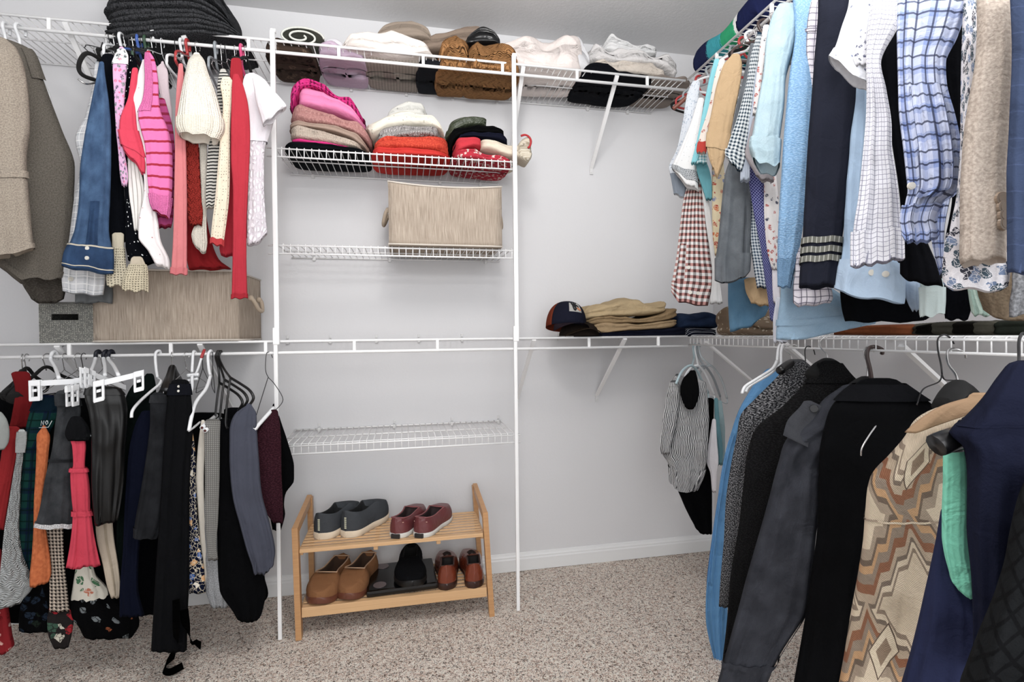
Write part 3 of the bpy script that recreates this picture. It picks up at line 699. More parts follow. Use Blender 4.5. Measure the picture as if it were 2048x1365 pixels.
# ------------------------------------------------------------------ storage bins
LINEN = cloth('linen', '#9a8b7b', '#bfb09f'); PIPE = solid('bin_piping', '#cfc6ba', .8); ROPE = solid('rope', '#b8a690', .9, nz=1)
def binbox(label, x0, x1, z0, z1, y0, y1, handles, pipe_z=(1,), bow=.0, tall=None):
    e = empty('storage_bin', ((x0+x1)/2, (y0+y1)/2, z0), label, 'storage bin')
    bm = bmesh.new(); uvl = bm.loops.layers.uv.new('UVMap'); bmesh.ops.create_cube(bm, size=1); bmesh.ops.subdivide_edges(bm, edges=bm.edges, cuts=11, use_grid_fill=True)
    for v in bm.verts:
        q = v.co.copy(); x, y, z = q.x*2, q.y*2, q.z*2
        rr = .94+.06*min(1, (1-max(0, abs(x)*abs(y))**8)*2)
        v.co = Vector(((x0+x1)/2+x*(x1-x0)/2*(1-bow*.3*(z+1)/2*0), (y0+y1)/2+y*(y1-y0)/2, (z0+z1)/2+z*(z1-z0)/2-bow*.02*(1-x*x)*(z > .9)))
        v.co += noise.noise_vector(Vector((x*3+x0, y*3, z*3)))*.0035*(1-abs(x)**8 if abs(y) > .99 else 1)
    for f in bm.faces:
        for lp in f.loops: lp[uvl].uv = (lp.vert.co.x+lp.vert.co.y, lp.vert.co.z)
    mk('body', bm, LINEN, e)
    for pz in ([z0+.003, z1-.003]):
        bm = bmesh.new(); r_ = .006; zz = lambda x: pz-(bow*.02*(1-((x-(x0+x1)/2)/((x1-x0)/2))**2) if pz > z0+.01 else 0)
        pts = [(x0+(x1-x0)*i/10, y0-.001, zz(x0+(x1-x0)*i/10)) for i in range(11)]+[(x1+.001, y1, zz(x1)), (x0-.001, y1, zz(x0)), (x0, y0-.001, zz(x0))]
        tube(bm, pts, .0032, 6); mk('piping', bm, PIPE, e)
    for hx in handles:
        sg = -1 if abs(hx-x0) < abs(hx-x1) else 1; ym = (y0+y1)/2; zc = z0+(z1-z0)*.60
        bm = bmesh.new(); tube(bm, smoothpath([(hx, ym-.055, zc+.01), (hx+sg*.012, ym-.055, zc), (hx+sg*.022, ym-.03, zc-.03), (hx+sg*.024, ym, zc-.038), (hx+sg*.022, ym+.03, zc-.03), (hx+sg*.012, ym+.055, zc), (hx, ym+.055, zc+.01)], 5), .0075, 8); rh = mk('rope_handle', bm, ROPE, e)
        for yy in (ym-.055, ym+.055):
            bm = bmesh.new(); bmesh.ops.create_uvsphere(bm, u_segments=10, v_segments=8, radius=.011); bmesh.ops.translate(bm, vec=(hx+sg*.004, yy, zc+.008), verts=bm.verts); mk('rope_knot', bm, ROPE, rh)
    return e
binbox('beige linen storage bin with rope handles on the shelf under the sweaters', -.053, .372, 1.4185, 1.655, 1.965, 2.275, (-.053, .372), bow=.6)
binbox('large beige linen storage bin standing behind the hanging garments', -1.018, -.575, 1.071, 1.318, 1.975, 2.28, (-.56,), bow=0)
# small dotted box
def dotbox():
    e = empty('paper_box', (-1.115, 2.05, 1.07), 'small dark grey box with pale dot pattern and slot handle', 'box')
    n = N('dotted_paper'); vo = n.vor(n.uvv(), 190, 'F1', .35); c = n.mix(n.mth('LESS_THAN', vo.outputs['Distance'], .3), lin('#6a6a66'), lin('#a8a89c')); mt = n.fin(c, .8)
    A = onY(80, 686, 1.985); B = onY(187, 608, 1.985); x0, x1, z0, z1 = A.x, B.x, 1.0695, B.z; y0, y1 = 1.985, 2.2
    bm = bmesh.new(); uvl = bm.loops.layers.uv.new('UVMap'); t = .004
    zc = z0+(z1-z0)*.66; hx0, hx1 = x0+(x1-x0)*.22, x0+(x1-x0)*.72; hz = .010
    for c, s in ((((x0+hx0)/2, y0, (z0+z1)/2), (hx0-x0, t, z1-z0)), (((x1+hx1)/2, y0, (z0+z1)/2), (x1-hx1, t, z1-z0)), (((hx0+hx1)/2, y0, (z0+zc-hz)/2), (hx1-hx0, t, zc-hz-z0)), (((hx0+hx1)/2, y0, (z1+zc+hz)/2), (hx1-hx0, t, z1-zc-hz)),
                 ((x0, (y0+y1)/2, (z0+z1)/2), (t, y1-y0, z1-z0)), ((x1, (y0+y1)/2, (z0+z1)/2), (t, y1-y0, z1-z0)), (((x0+x1)/2, y1, (z0+z1)/2), (x1-x0, t, z1-z0)), (((x0+x1)/2, (y0+y1)/2, z0+t/2), (x1-x0, y1-y0, t))): box(bm, c, s)
    for f in bm.faces:
        for lp in f.loops: lp[uvl].uv = (lp.vert.co.x+lp.vert.co.y, lp.vert.co.z)
    mk('body', bm, mt, e, False)
    boxo('lid', ((x0+x1)/2, (y0+y1)/2, z1+.003), (x1-x0+.006, y1-y0+.006, .006), mt, e)
dotbox()
# ------------------------------------------------------------------ hangers
HM = {'chrome': solid('chrome', '#c9c9c9', .2, .9), 'wire': solid('dark_wire', '#3a3a3c', .35, .6), 'white': solid('white_plastic', '#e4e6e8', .3), 'clear': solid('pale_plastic', '#b9c2c6', .15),
      'velvet': solid('black_velvet', '#0b0b0c', .95), 'blackp': solid('black_plastic', '#101012', .3), 'pink': solid('pink_plastic', '#e0407c', .3), 'blue': solid('blue_plastic', '#3a5fae', .35),
      'green': solid('green_plastic', '#33503a', .35), 'red': solid('red_plastic', '#b02a2c', .35), 'wood': solid('brown_wood', '#7a3f2e', .45), 'grey': solid('grey_plastic', '#8d9499', .35), 'mint': solid('pale_blue_plastic', '#a6bcc2', .3), 'brown': solid('bronze_plastic', '#4a3a36', .35)}
HG = 0
def hanger(kind, mat, rail, px, az=0, label=None, sh=.20, stem=.05, tilt=0, mat2=None, group=None, tip=None, drop=None):
    """rail 'TB' 'MB' = rods of the back wall, 'TR' 'MR' = rods of the right wall; az turns the hanger from square to the rail"""
    top = {'TB': 2.0977, 'MB': 1.025, 'TR': 2.0977, 'MR': 1.031}[rail]; rr = .0065
    if rail in ('TB', 'MB'):
        P = onY(px, 100 if rail == 'TB' else 705, YF-.002); d = Vector((0, 1, 0))
    else:
        P = onX(px, 60 if rail == 'TR' else 700, XF-.002); d = Vector((1, 0, 0))
    P.z = top; d.rotate(Matrix.Rotation(math.radians(az), 3, 'Z')); up = Vector((0, 0, 1)); M = HM[mat]; M2 = HM[mat2] if mat2 else M
    e = empty({'tube': 'plastic_hanger', 'wire': 'wire_hanger', 'velvet': 'velvet_hanger', 'coat': 'coat_hanger', 'clip': 'skirt_hanger'}[kind], P, label, 'hanger', group or 'clothes hangers')
    f = lambda a, b: P + d*a + up*b
    hr = {'tube': .0048, 'clip': .0045, 'wire': .0013, 'velvet': .0017, 'coat': .0018}[kind]; R_ = rr+.006+hr
    pts = [f(R_*math.cos(t)*1.25+.004, R_*math.sin(t)-.004) for t in [math.radians(x) for x in (-35, 0, 35, 70, 100, 130, 160, 190, 215)]]
    nk = -.035-stem
    pts += [f(-.004, -.030), f(0, -.045), f(0, nk)]
    pts = smoothpath(pts, 3); bm = bmesh.new(); tube(bm, pts, hr, 8)
    if kind in ('velvet', 'coat', 'clip'):
        bmesh.ops.create_uvsphere(bm, u_segments=8, v_segments=6, radius=hr*1.35, matrix=Matrix.Translation(pts[0]))
    mk('hook', bm, M if kind in ('tube', 'wire') else (HM['chrome'] if kind != 'clip' else M), e)
    dr = drop if drop is not None else .09
    g = lambda a, b: P + (d*a) + up*(nk+b-abs(a)*tilt*0)
    bm = bmesh.new()
    if kind == 'wire':
        tube(bm, smoothpath([g(0, 0), g(-.01, -.012), g(-sh*.9, -dr), g(-sh, -dr-.012), g(-sh*.97, -dr-.02), g(0, -dr-.022), g(sh*.97, -dr-.02), g(sh, -dr-.012), g(sh*.9, -dr), g(.01, -.012), g(0, 0)], 3), .0013, 6)
    elif kind == 'tube':
        tube(bm, smoothpath([g(0, .005), g(-.02, -.012), g(-sh*.6, -dr*.55), g(-sh*.95, -dr), g(-sh, -dr-.02), g(-sh*.92, -dr-.035), g(0, -dr-.037), g(sh*.92, -dr-.035), g(sh, -dr-.02), g(sh*.95, -dr), g(sh*.6, -dr*.55), g(.02, -.012), g(0, .005)], 4), .0042, 8)
    elif kind == 'velvet':
        tube(bm, smoothpath([g(-sh, -dr-.01), g(-sh*.9, -dr), g(-.06, -.03), g(0, .004), g(.06, -.03), g(sh*.9, -dr), g(sh, -dr-.01)], 5), .0055, 8)
        tube(bm, smoothpath([g(-sh, -dr-.01), g(-sh*.85, -dr-.025), g(0, -dr-.03), g(sh*.85, -dr-.025), g(sh, -dr-.01)], 4), .0045, 8)
    elif kind == 'coat':
        pp = smoothpath([g(-sh, -dr-.015), g(-sh*.75, -dr*.8), g(-.05, -.022), g(0, 0), g(.05, -.022), g(sh*.75, -dr*.8), g(sh, -dr-.015)], 5); k = len(pp)
        tube(bm, pp, [.022-.012*math.sin(PI*i/(k-1))*1.0 for i in range(k)], 10)
    elif kind == 'clip':
        box(bm, g(0, -.006)*1, (.012, .30, .009), Matrix.Rotation(math.atan2(d.y, d.x)-PI/2, 3, 'Z') if True else None, .002)
    mk('shoulders' if kind != 'clip' else 'clip_bar', bm, M2 if kind != 'clip' else M, e, kind != 'clip')
    if kind == 'clip':
        for a in (-.13, .13):
            bm = bmesh.new(); rot = Matrix.Rotation(math.atan2(d.y, d.x)-PI/2, 3, 'Z')
            for o in (-.006, .006): box(bm, g(a, -.022)+d.cross(up)*o, (.005, .022, .046), rot, .002)
            box(bm, g(a, -.003), (.017, .026, .012), rot, .002); mk('clip', bm, M, e, False)
    return e
def tracehanger(name, label, mat, paths, rads, Yd, names=None, mats=None):
    """a hanger turned towards the room, bent from rods that run through the given points at depth Yd"""
    P = [onY(x, y, Yd if len(q) == 0 else q[0]) for x, y, *q in paths[0]]
    e = empty(name, P[0], label, 'hanger', 'clothes hangers')
    for i, pp in enumerate(paths):
        bm = bmesh.new(); tube(bm, smoothpath([onY(x, y, Yd if len(q) == 0 else q[0]) for x, y, *q in pp], 5), rads[i], 8)
        mk((names or ['hook', 'shoulders', 'bar', 'bar'])[i], bm, HM[(mats or [mat]*9)[i]], e)
    return e

# ================================================================== HIGH RAIL, BACK WALL, LEFT
JT = cloth('heather', '#877d71', '#a39889', s=260); JD = cloth('heather', '#57524b', '#6c665d', s=260)
G('jacket', 'dark taupe wool jacket with notched lapel at the left end of the high rail', 'jacket', ('Y', 1.80),
  [(82, -70, 22), (95, -80, 50), (110, -90, 63), (150, -92, 78), (200, -95, 97), (260, -95, 120), (330, -95, 147), (400, -85, 146), (480, -50, 139), (545, 15, 134), (560, 30, 128)], JD,
  parts=[('lapel', 100, 165, JD, .006, (.15, .9)), ('hem_seam', 548, 560, JD, .003)], bf=.06, bb=.12, hemw=.004)
G('jacket', 'light taupe wool blazer sleeve, leftmost on the high rail', 'jacket', ('Y', 1.68), [(78, -80, 8), (100, -85, 30), (150, -85, 48), (250, -80, 58), (320, -80, 52), (400, -60, 58), (470, -50, 64), (512, -45, 68)], JT,
  parts=[('pocket_flap', 348, 362, JT, .005, (.3, 1.6)), ('cuff_seam', 500, 512, JT, .003)], bf=.05, bb=.08, slant=-14)
G('jacket', 'dark brown jacket hem hanging below the two wool jackets', 'jacket', ('Y', 1.90), [(470, 20, 118), (540, 35, 134), (570, 45, 134), (598, 62, 128), (606, 75, 112)], cloth('tweed', '#46413b', '#55504a'), hemw=0)
GP = cloth('plaid', '#d9dadd', '#b4b8bd', '#f2f2f2', .045, w=.55)
G('shirt', 'pale grey plaid shirt whose buttoned cuff shows below the denim sleeve', 'shirt', ('Y', 1.87), [(128, 190, 200), (170, 185, 205), (235, 170, 205), (275, 151, 200), (330, 160, 200), (400, 148, 190), (480, 138, 190), (530, 129, 207), (560, 126, 208), (588, 128, 204)], GP,
  parts=[('cuff', 532, 588, GP, .003)], buttons=[(140, 561, .007)], slant=4)
G('shirt', 'grey shirt tail behind the plaid cuff and the beige bin', 'shirt', ('Y', 1.95), [(500, 150, 215), (560, 155, 224), (590, 150, 226), (607, 150, 225)], cloth('plain', '#6a6e70'))
DN = cloth('denim', '#2f4667', '#5c7fa8')
DNd = cloth('denim', '#223452', '#3f5f88')
G('shirt', 'blue denim shirt with pearl snaps on its cuff', 'shirt', ('Y', 1.78), [(128, 198, 208), (150, 194, 210), (200, 184, 217), (260, 172, 222), (330, 161, 222), (400, 158, 220), (460, 150, 218), (490, 140, 223), (515, 130, 225), (541, 127, 224)], DN,
  parts=[('cuff', 492, 541, DNd, .004), ('placket', 405, 492, DNd, .004, (1.35, 1.75)), ('cuff_stitching', 493, 496, solid('pale_thread', '#b9b2a0', .8), .0052), ('cuff_stitching', 535, 537, solid('pale_thread', '#b9b2a0', .8), .0052)],
  buttons=[(177, 500, .006), (177, 520, .006)], slant=8, main='sleeve')
NVY = cloth('plain', '#14171f'); BLKC = cloth('plain', '#0d0e11'); BLK2 = cloth('plain', '#17181b')
G('sweater', 'black knit top on a velvet hanger beside the denim shirt', 'sweater', ('Y', 1.86), [(112, 205, 228), (130, 198, 232), (170, 205, 236), (250, 215, 240), (350, 214, 246), (430, 212, 252), (470, 218, 256), (484, 222, 254)], cloth('plain', '#10131b'))
MULT = cloth('floral', '#d9a9cf', '#5b7f6e', '#d95d80', .012, r=.42, c4='#3a3f55')
G('cardigan', 'multicoloured lilac crochet cardigan between black garments', 'cardigan', ('Y', 1.80), [(98, 238, 248), (112, 232, 254), (130, 226, 254), (200, 229, 249), (260, 232, 247), (300, 236, 249), (350, 240, 256), (372, 244, 254)], MULT, parts=[('edging', 98, 130, cloth('floral', '#efe9ea', '#2f4a4a', '#e07f95', .014, r=.4), .003)])
DOT = cloth('dots', '#0e1018', '#e8e8e8', None, .0135, r=.2, rnd=.5)
G('dress', 'black dress with white polka dots and flared hem', 'dress', ('Y', 1.83), [(114, 252, 268), (130, 246, 274), (170, 247, 268), (215, 238, 262), (260, 236, 256), (330, 244, 266), (400, 250, 268), (452, 251, 280), (490, 251, 298), (515, 256, 311), (531, 290, 313)], DOT, slant=-4)
CORAL = cloth('plain', '#d83a55')
G('blouse', 'coral red short sleeve blouse with cuffed sleeve', 'blouse', ('Y', 1.79), [(140, 264, 276), (170, 260, 274), (200, 255, 270), (235, 241, 272), (262, 239, 276), (290, 243, 284), (312, 248, 290), (326, 272, 291), (340, 284, 290)], CORAL, parts=[('sleeve_cuff', 262, 312, CORAL, .003)], slant=10)
SW = cloth('stripe_v', '#e4e0dc', '#9a948c', None, .012, duty=.2)
G('blouse', 'cream blouse with thin grey stripes below the coral sleeve', 'blouse', ('Y', 1.83), [(305, 255, 275), (350, 256, 284), (390, 258, 290), (430, 264, 286), (462, 268, 280)], SW)
WD = cloth('dots', '#ece6e6', '#a33a44', None, .016, r=.11, rnd=.6)
G('blouse', 'white ruffled blouse with tiny red dots beside the pink striped sweater', 'blouse', ('Y', 1.81), [(124, 284, 290), (150, 276, 294), (178, 272, 296), (200, 266, 294), (225, 270, 292), (260, 272, 298), (330, 285, 302), (390, 288, 306), (440, 278, 316), (480, 277, 322), (512, 298, 338), (533, 314, 341)], WD, slant=6)
PKS = cloth('stripe_h', '#e56fae', '#a51c2e', None, .036, duty=.2)
PK = cloth('knit', '#e56fae', '#c2447f', None, .006)
G('sweater', 'bright pink sweater with red stripes and wide neck', 'sweater', ('Y', 1.79), [(106, 292, 301), (120, 291, 309), (160, 292, 316), (200, 288, 318), (228, 277, 322), (255, 281, 334), (290, 290, 343), (330, 293, 345), (380, 297, 344), (414, 302, 340), (428, 308, 336)], PKS,
  parts=[('neckband', 106, 225, PK, .003, (1.5, 3.3)), ('hem_ribbing', 392, 428, PK, .003)], slant=9)
G('sweater', 'magenta striped knit behind the bright pink sweater', 'sweater', ('Y', 1.86), [(200, 305, 330), (260, 318, 346), (320, 322, 350), (380, 322, 348), (440, 312, 346), (456, 318, 342)], cloth('stripe_h', '#b3427f', '#8e1f3c', None, .03, duty=.3))
G('blouse', 'sheer pale pink blouse on a clear hanger', 'blouse', ('Y', 1.88), [(127, 322, 328), (142, 309, 335), (180, 318, 338), (220, 325, 344), (260, 328, 346), (300, 330, 348)], cloth('plain', '#cdbcc2'))
G('cardigan', 'salmon pink cardigan with a long narrow sleeve', 'cardigan', ('Y', 1.77), [(132, 357, 366), (180, 353, 368), (250, 350, 369), (300, 350, 372), (400, 348, 374), (480, 346, 374), (530, 343, 374), (549, 342, 373)], cloth('plain', '#cf7578'), parts=[('cuff', 536, 549, cloth('plain', '#c4686c'), .003)], main='sleeve')
CRM = cloth('knit', '#ece6d8', '#cfc6b2', None, .0075)
G('sweater', 'cream ribbed sweater with short puffed sleeve', 'sweater', ('Y', 1.74), [(111, 386, 400), (122, 378, 408), (150, 371, 417), (190, 363, 431), (225, 357, 441), (248, 354, 447), (262, 355, 446), (277, 362, 436)], CRM,
  parts=[('sleeve_band', 240, 277, cloth('knit', '#e8e0cf', '#c8bea8', None, .006), .003)], bf=.05, bb=.05, slant=6, main='sleeve')
G('sweater', 'rust red cable sweater hanging under the cream sleeve', 'sweater', ('Y', 1.80), [(260, 371, 396), (330, 372, 399), (400, 374, 403), (425, 375, 406), (452, 379, 404)], cloth('cable', '#98261d', p=.016))
G('top', 'dark red top spread behind the salmon and rust sleeves', 'top', ('Y', 1.90), [(300, 368, 410), (420, 372, 412), (470, 374, 420), (520, 374, 438), (538, 378, 462)], cloth('plain', '#8b1218'))
G('cardigan', 'ivory rib knit cardigan edge beside the rust red sweater', 'cardigan', ('Y', 1.82), [(270, 398, 414), (330, 400, 414), (400, 402, 414), (440, 394, 413), (468, 383, 414), (486, 385, 415), (506, 402, 412)], cloth('knit', '#dfd8ca', '#b7ae9c', None, .006))
STB = cloth('stripe_h', '#15161a', '#b9b6ae', None, .0105, duty=.62)
G('cardigan', 'black and grey striped cardigan with crochet cream placket', 'cardigan', ('Y', 1.80), [(142, 440, 452), (160, 436, 460), (200, 434, 456), (250, 432, 452), (290, 418, 446), (350, 413, 442), (400, 412, 434), (417, 413, 430)], STB, slant=0)
CRO = cloth('dots', '#ddd0b8', '#4b3a30', None, .009, r=.16)
G('cardigan', 'cream knit cardigan front with open eyelets next to the red sleeves', 'cardigan', ('Y', 1.765), [(158, 444, 462), (172, 441, 471), (190, 444, 470), (215, 446, 463), (270, 441, 460), (330, 436, 460), (400, 430, 458), (450, 424, 452), (484, 421, 447)], CRO, parts=[('red_trim', 478, 490, solid('red_yarn', '#b01f25', .9), .002)], slant=3)
RED = cloth('plain', '#b32637'); REDD = cloth('plain', '#a01c2b')
G('cardigan', 'crimson cardigan with long straight sleeve reaching to the beige bin', 'cardigan', ('Y', 1.75), [(152, 466, 478), (170, 464, 486), (210, 463, 496), (260, 462, 500), (320, 462, 499), (380, 466, 496), (450, 466, 493), (520, 465, 493), (597, 463, 495)], RED, parts=[('cuff', 588, 597, REDD, .002)], main='sleeve')
G('top', 'deep red knit top half hidden behind the crimson cardigan', 'top', ('Y', 1.83), [(120, 462, 482), (150, 460, 486), (230, 458, 492), (330, 455, 497), (420, 450, 498), (470, 441, 496), (500, 439, 482), (512, 442, 466)], REDD)
WL = cloth('plain', '#e6e1e6'); WLL = cloth('lace', '#cfc8cf', '#ece8ec', None, .02)
G('blouse', 'white cotton blouse with lace body, rightmost on the high back rail', 'blouse', ('Y', 1.80), [(150, 494, 512), (160, 490, 526), (180, 488, 540), (200, 488, 550), (240, 491, 545), (290, 494, 531), (320, 496, 528), (380, 496, 528), (440, 494, 532), (468, 494, 535), (490, 494, 512)], WLL,
  parts=[('yoke', 150, 285, WL, .004)])
sub('white cotton blouse with lace', 'sleeve', ('Y', 1.72), [(158, 505, 524), (175, 508, 540), (200, 512, 562), (218, 518, 573), (228, 522, 566), (240, 526, 545)], WL, slant=-10, bf=.03, bb=.03)
LH = cloth('crochet', '#d6ccb2', p=.008)
G('blouse', 'cream blouse with scalloped crochet hem below the black knit top', 'blouse', ('Y', 1.84), [(470, 224, 248), (500, 224, 248), (530, 219, 250), (555, 215, 256), (572, 216, 256)], cloth('plain', '#c9bfa8'), parts=[('crochet_hem', 496, 572, LH, .003)], hemw=.004)
G('blouse', 'beige blouse with fan shaped crochet hem over the beige bin', 'blouse', ('Y', 1.80), [(518, 262, 286), (535, 257, 293), (560, 247, 295), (575, 246, 295), (583, 252, 295)], cloth('plain', '#b9ad98'), parts=[('crochet_hem', 530, 583, cloth('crochet', '#c9bea2', p=.007), .003)], hemw=.004)
FILL = [((186, 120), 5, 'charcoal camisole between the denim shirt and the black knit top', '#22252b', (118, 520), 1.95, 12), ((262, 120), 5, 'dark plum top behind the polka dot dress', '#2c1620', (125, 470), 1.97, 16)]
for (px, _), az, lb, c_, (ya, yb), Y_, w_ in FILL:
    G('top', lb, 'top', ('Y', Y_), [(ya, px+8, px+20), (ya+40, px+4, px+30), (yb, px+10, px+40)], cloth('plain', c_))
# hangers of that rail
hanger('tube', 'white', 'TB', 12, 8, 'white plastic hanger at the left end of the high rail', stem=.02, sh=.12)
hanger('tube', 'white', 'TB', 40, -6, 'white plastic hanger holding the dark taupe jacket', stem=.03, sh=.12)
for px, k, mt, az, lb in ((214, 'wire', 'chrome', 10, 'thin metal hanger left of the group on the high rail'), (222, 'wire', 'wire', -6, 'dark wire hanger beside the black knit top'), (230, 'velvet', 'velvet', 4, 'black velvet hanger of the black knit top'),
        (243, 'tube', 'white', 3, 'white hanger of the lilac crochet cardigan'), (252, 'wire', 'chrome', -5, 'chrome hook above the polka dot dress'), (260, 'wire', 'wire', 6, 'dark hook right of the polka dot dress'), (268, 'velvet', 'velvet', 0, 'black hanger above the coral blouse'),
        (278, 'tube', 'blue', 4, 'blue plastic hanger on the high rail'), (285, 'wire', 'wire', -4, 'dark wire hook between the blue and the green hangers'), (292, 'tube', 'green', 6, 'dark green plastic hanger on the high rail'), (306, 'velvet', 'blackp', -3, 'black hanger of the bright pink sweater'),
        (324, 'wire', 'white', 3, 'white wire hanger of the sheer pink blouse'), (352, 'wire', 'wire', 5, 'dark wire hanger left of the salmon cardigan'), (364, 'tube', 'white', 0, 'white tube hanger of the salmon cardigan'), (375, 'tube', 'red', 4, 'red plastic hanger beside the cream sleeve'),
        (394, 'wire', 'chrome', -8, 'chrome hook above the cream sleeve'), (431, 'tube', 'grey', 8, 'grey hook of the striped cardigan'), (443, 'wire', 'chrome', 4, 'chrome hook above the striped cardigan'), (453, 'wire', 'wire', -5, 'dark hook above the eyelet cardigan'),
        (470, 'wire', 'chrome', 5, 'chrome hook of the crimson cardigan'), (483, 'tube', 'pink', 2, 'hot pink plastic hanger near the left pole'), (492, 'velvet', 'velvet', -4, 'black velvet hanger of the white lace blouse')):
    hanger(k, mt, 'TB', px, az, lb, stem=R.uniform(.0, .02), sh=.12, drop=.05)
tracehanger('velvet_hanger', 'black velvet hanger turned outwards beside the denim shirt', 'velvet', [[(205, 85, 1.985), (200, 108, 1.96), (208, 128, 1.95)], [(216, 132, 1.93), (190, 112, 1.85), (172, 107, 1.80), (160, 122, 1.77), (158, 140, 1.77), (168, 152, 1.78), (190, 160, 1.84)], [(156, 158, 1.77), (172, 168, 1.78), (190, 166, 1.82)]], [.002, .006, .0025], 1.8, ['hook', 'shoulders', 'clip'], ['wire', 'velvet', 'chrome'])

# ================================================================== MIDDLE RAIL, BACK WALL, LEFT
KR = cloth('plaid', '#8c1a20', '#5c0f14', '#c04a4a', .05, w=.4)
G('dress', 'dark red top at the left end of the middle rail', 'top', ('Y', 1.86), [(748, 22, 60), (780, 30, 66), (830, 24, 66), (856, 18, 62)], cloth('plain', '#6e1014'))
G('skirt', 'dark red long skirt, leftmost on the middle rail', 'skirt', ('Y', 1.80), [(858, 12, 40), (900, 4, 36), (950, -4, 26), (1000, -20, 18), (1060, -40, 8)], cloth('plain', '#8f1c20'))
G('hat', 'pale grey felt hat edge at the left border', 'hat', ('Y', 1.72), [(828, -30, 6), (840, -34, 14), (862, -36, 19), (885, -34, 17), (900, -28, 8)], cloth('plain', '#8e9390'), amp=0, hemw=0)
G('sweater', 'light grey cable knit dress with flared hem', 'dress', ('Y', 1.77), [(864, 36, 51), (880, 34, 51), (910, 33, 47), (960, 25, 42), (1010, 17, 40), (1060, 9, 38), (1110, 4, 44), (1150, 0, 58), (1180, -6, 70), (1206, -10, 40)], cloth('cable', '#b4b8b8', p=.03), parts=[('ribbed_band', 864, 905, cloth('knit', '#b9bdbd', '#8d9191', None, .006), .003)], slant=-14)
GPL = cloth('plaid', '#0f3a36', '#101a3a', '#0a1f1c', .06, w=.7)
G('skirt', 'green and navy tartan skirt on the middle rail', 'skirt', ('Y', 1.80), [(795, 72, 112), (830, 58, 114), (868, 50, 98), (900, 48, 76), (950, 44, 72), (1000, 38, 70), (1060, 34, 68), (1110, 30, 66), (1148, 28, 68)], GPL, parts=[('waistband', 795, 822, cloth('plain', '#0c2230'), .003)])
G('skirt', 'rust orange suede skirt beside the tartan', 'skirt', ('Y', 1.765), [(856, 84, 92), (872, 73, 100), (900, 73, 98), (950, 71, 93), (1000, 68, 86), (1060, 67, 92), (1110, 64, 99), (1150, 60, 102), (1168, 60, 98)], cloth('heather', '#b05a2c', '#c56b38', s=80), slant=-6, bf=.02)
DB = cloth('denim', '#26282b', '#56595d')
G('skirt', 'washed black denim skirt with frayed hem', 'skirt', ('Y', 1.745), [(786, 112, 150), (800, 112, 158), (822, 114, 162), (850, 110, 158), (900, 104, 150), (960, 90, 147), (1010, 82, 147), (1054, 71, 146)], DB,
  parts=[('waistband', 788, 812, cloth('denim', '#222427', '#4c4f53'), .004), ('hip_seam', 918, 924, cloth('denim', '#1b1c1e', '#3c3e42'), .003), ('frayed_hem', 1046, 1055, cloth('heather', '#8b8d90', '#d5d5d5', s=400), .003)])
HT_ = cloth('hound', '#2a2321', '#cdbfae', None, .0105)
G('pants', 'houndstooth trousers leg below the denim skirt', 'pants', ('Y', 1.80), [(1052, 92, 126), (1120, 98, 128), (1180, 100, 134), (1223, 100, 138)], HT_)
FLR = cloth('floral', '#2a2626', '#a41a26', '#c9c4b4', .035, r=.42, c4='#3b5a4a')
G('dress', 'dark floral dress with red flowers touching the carpet on the left', 'dress', ('Y', 1.82), [(1215, 100, 142), (1240, 96, 146), (1270, 98, 142), (1296, 108, 136)], FLR)
G('dress', 'black and grey leaf print dress behind the houndstooth trousers', 'dress', ('Y', 1.93), [(1130, 44, 110), (1180, 50, 104), (1230, 40, 108), (1262, 40, 106)], cloth('floral', '#121316', '#2c3a4c', '#243028', .03, r=.4))
G('dress', 'red paisley dress hem at the lower left corner', 'dress', ('Y', 1.83), [(1100, -40, 2), (1270, -50, 22), (1290, -50, 26), (1306, -50, 8)], cloth('floral', '#8c1b22', '#d9a9a0', '#6b1218', .02, r=.3))
CD = cloth('plain', '#c8374d')
G('dress', 'coral red tiered dress with gathered seams', 'dress', ('Y', 1.73), [(878, 139, 170), (892, 144, 172), (935, 146, 170), (940, 141, 174), (980, 142, 180), (1023, 146, 180), (1028, 146, 182), (1060, 144, 186), (1100, 139, 193), (1133, 133, 200)], CD,
  parts=[('tier_ruffle', 936, 944, CD, .004), ('tier_ruffle', 1022, 1032, CD, .004)], slant=-4, hemw=.004, amp=1.6)
G('cape', 'black fabric cape draped over the denim skirt', 'cape', ('Y', 1.725), [(838, 140, 166), (850, 134, 176), (870, 130, 182), (882, 136, 178)], BLK2, hemw=0, parts=[('printed_lining', 866, 874, cloth('floral', '#1a1c1e', '#b9c2c4', '#5d7a86', .02, r=.35), .003, (.3, 1.1))])
LEA = cloth('leather', '#08090a', rough=.40, flat=1, spec=.3)
G('skirt', 'shiny black leather skirt under the white clip hanger', 'skirt', ('Y', 1.735), [(778, 172, 240), (792, 169, 250), (820, 176, 255), (860, 182, 254), (900, 183, 250), (960, 183, 248), (1010, 186, 242), (1046, 190, 236)], LEA, parts=[('waistband', 778, 790, LEA, .003)], amp=1.2, slant=-6)
BG = cloth('plain', '#b9ab98')
G('pants', 'beige cotton trousers below the leather skirt', 'pants', ('Y', 1.80), [(1030, 190, 224), (1080, 194, 228), (1130, 206, 236), (1170, 214, 240), (1196, 222, 238)], BG, parts=[('leg_seam', 1040, 1190, cloth('plain', '#a39580'), .002, (1.4, 1.6))])
G('blouse', 'white and green tropical print hem beneath the beige trousers', 'blouse', ('Y', 1.86), [(1090, 160, 182), (1150, 150, 190), (1180, 146, 214), (1206, 142, 216)], cloth('floral', '#d9d4c6', '#1f6b40', '#c4694a', .04, r=.35))
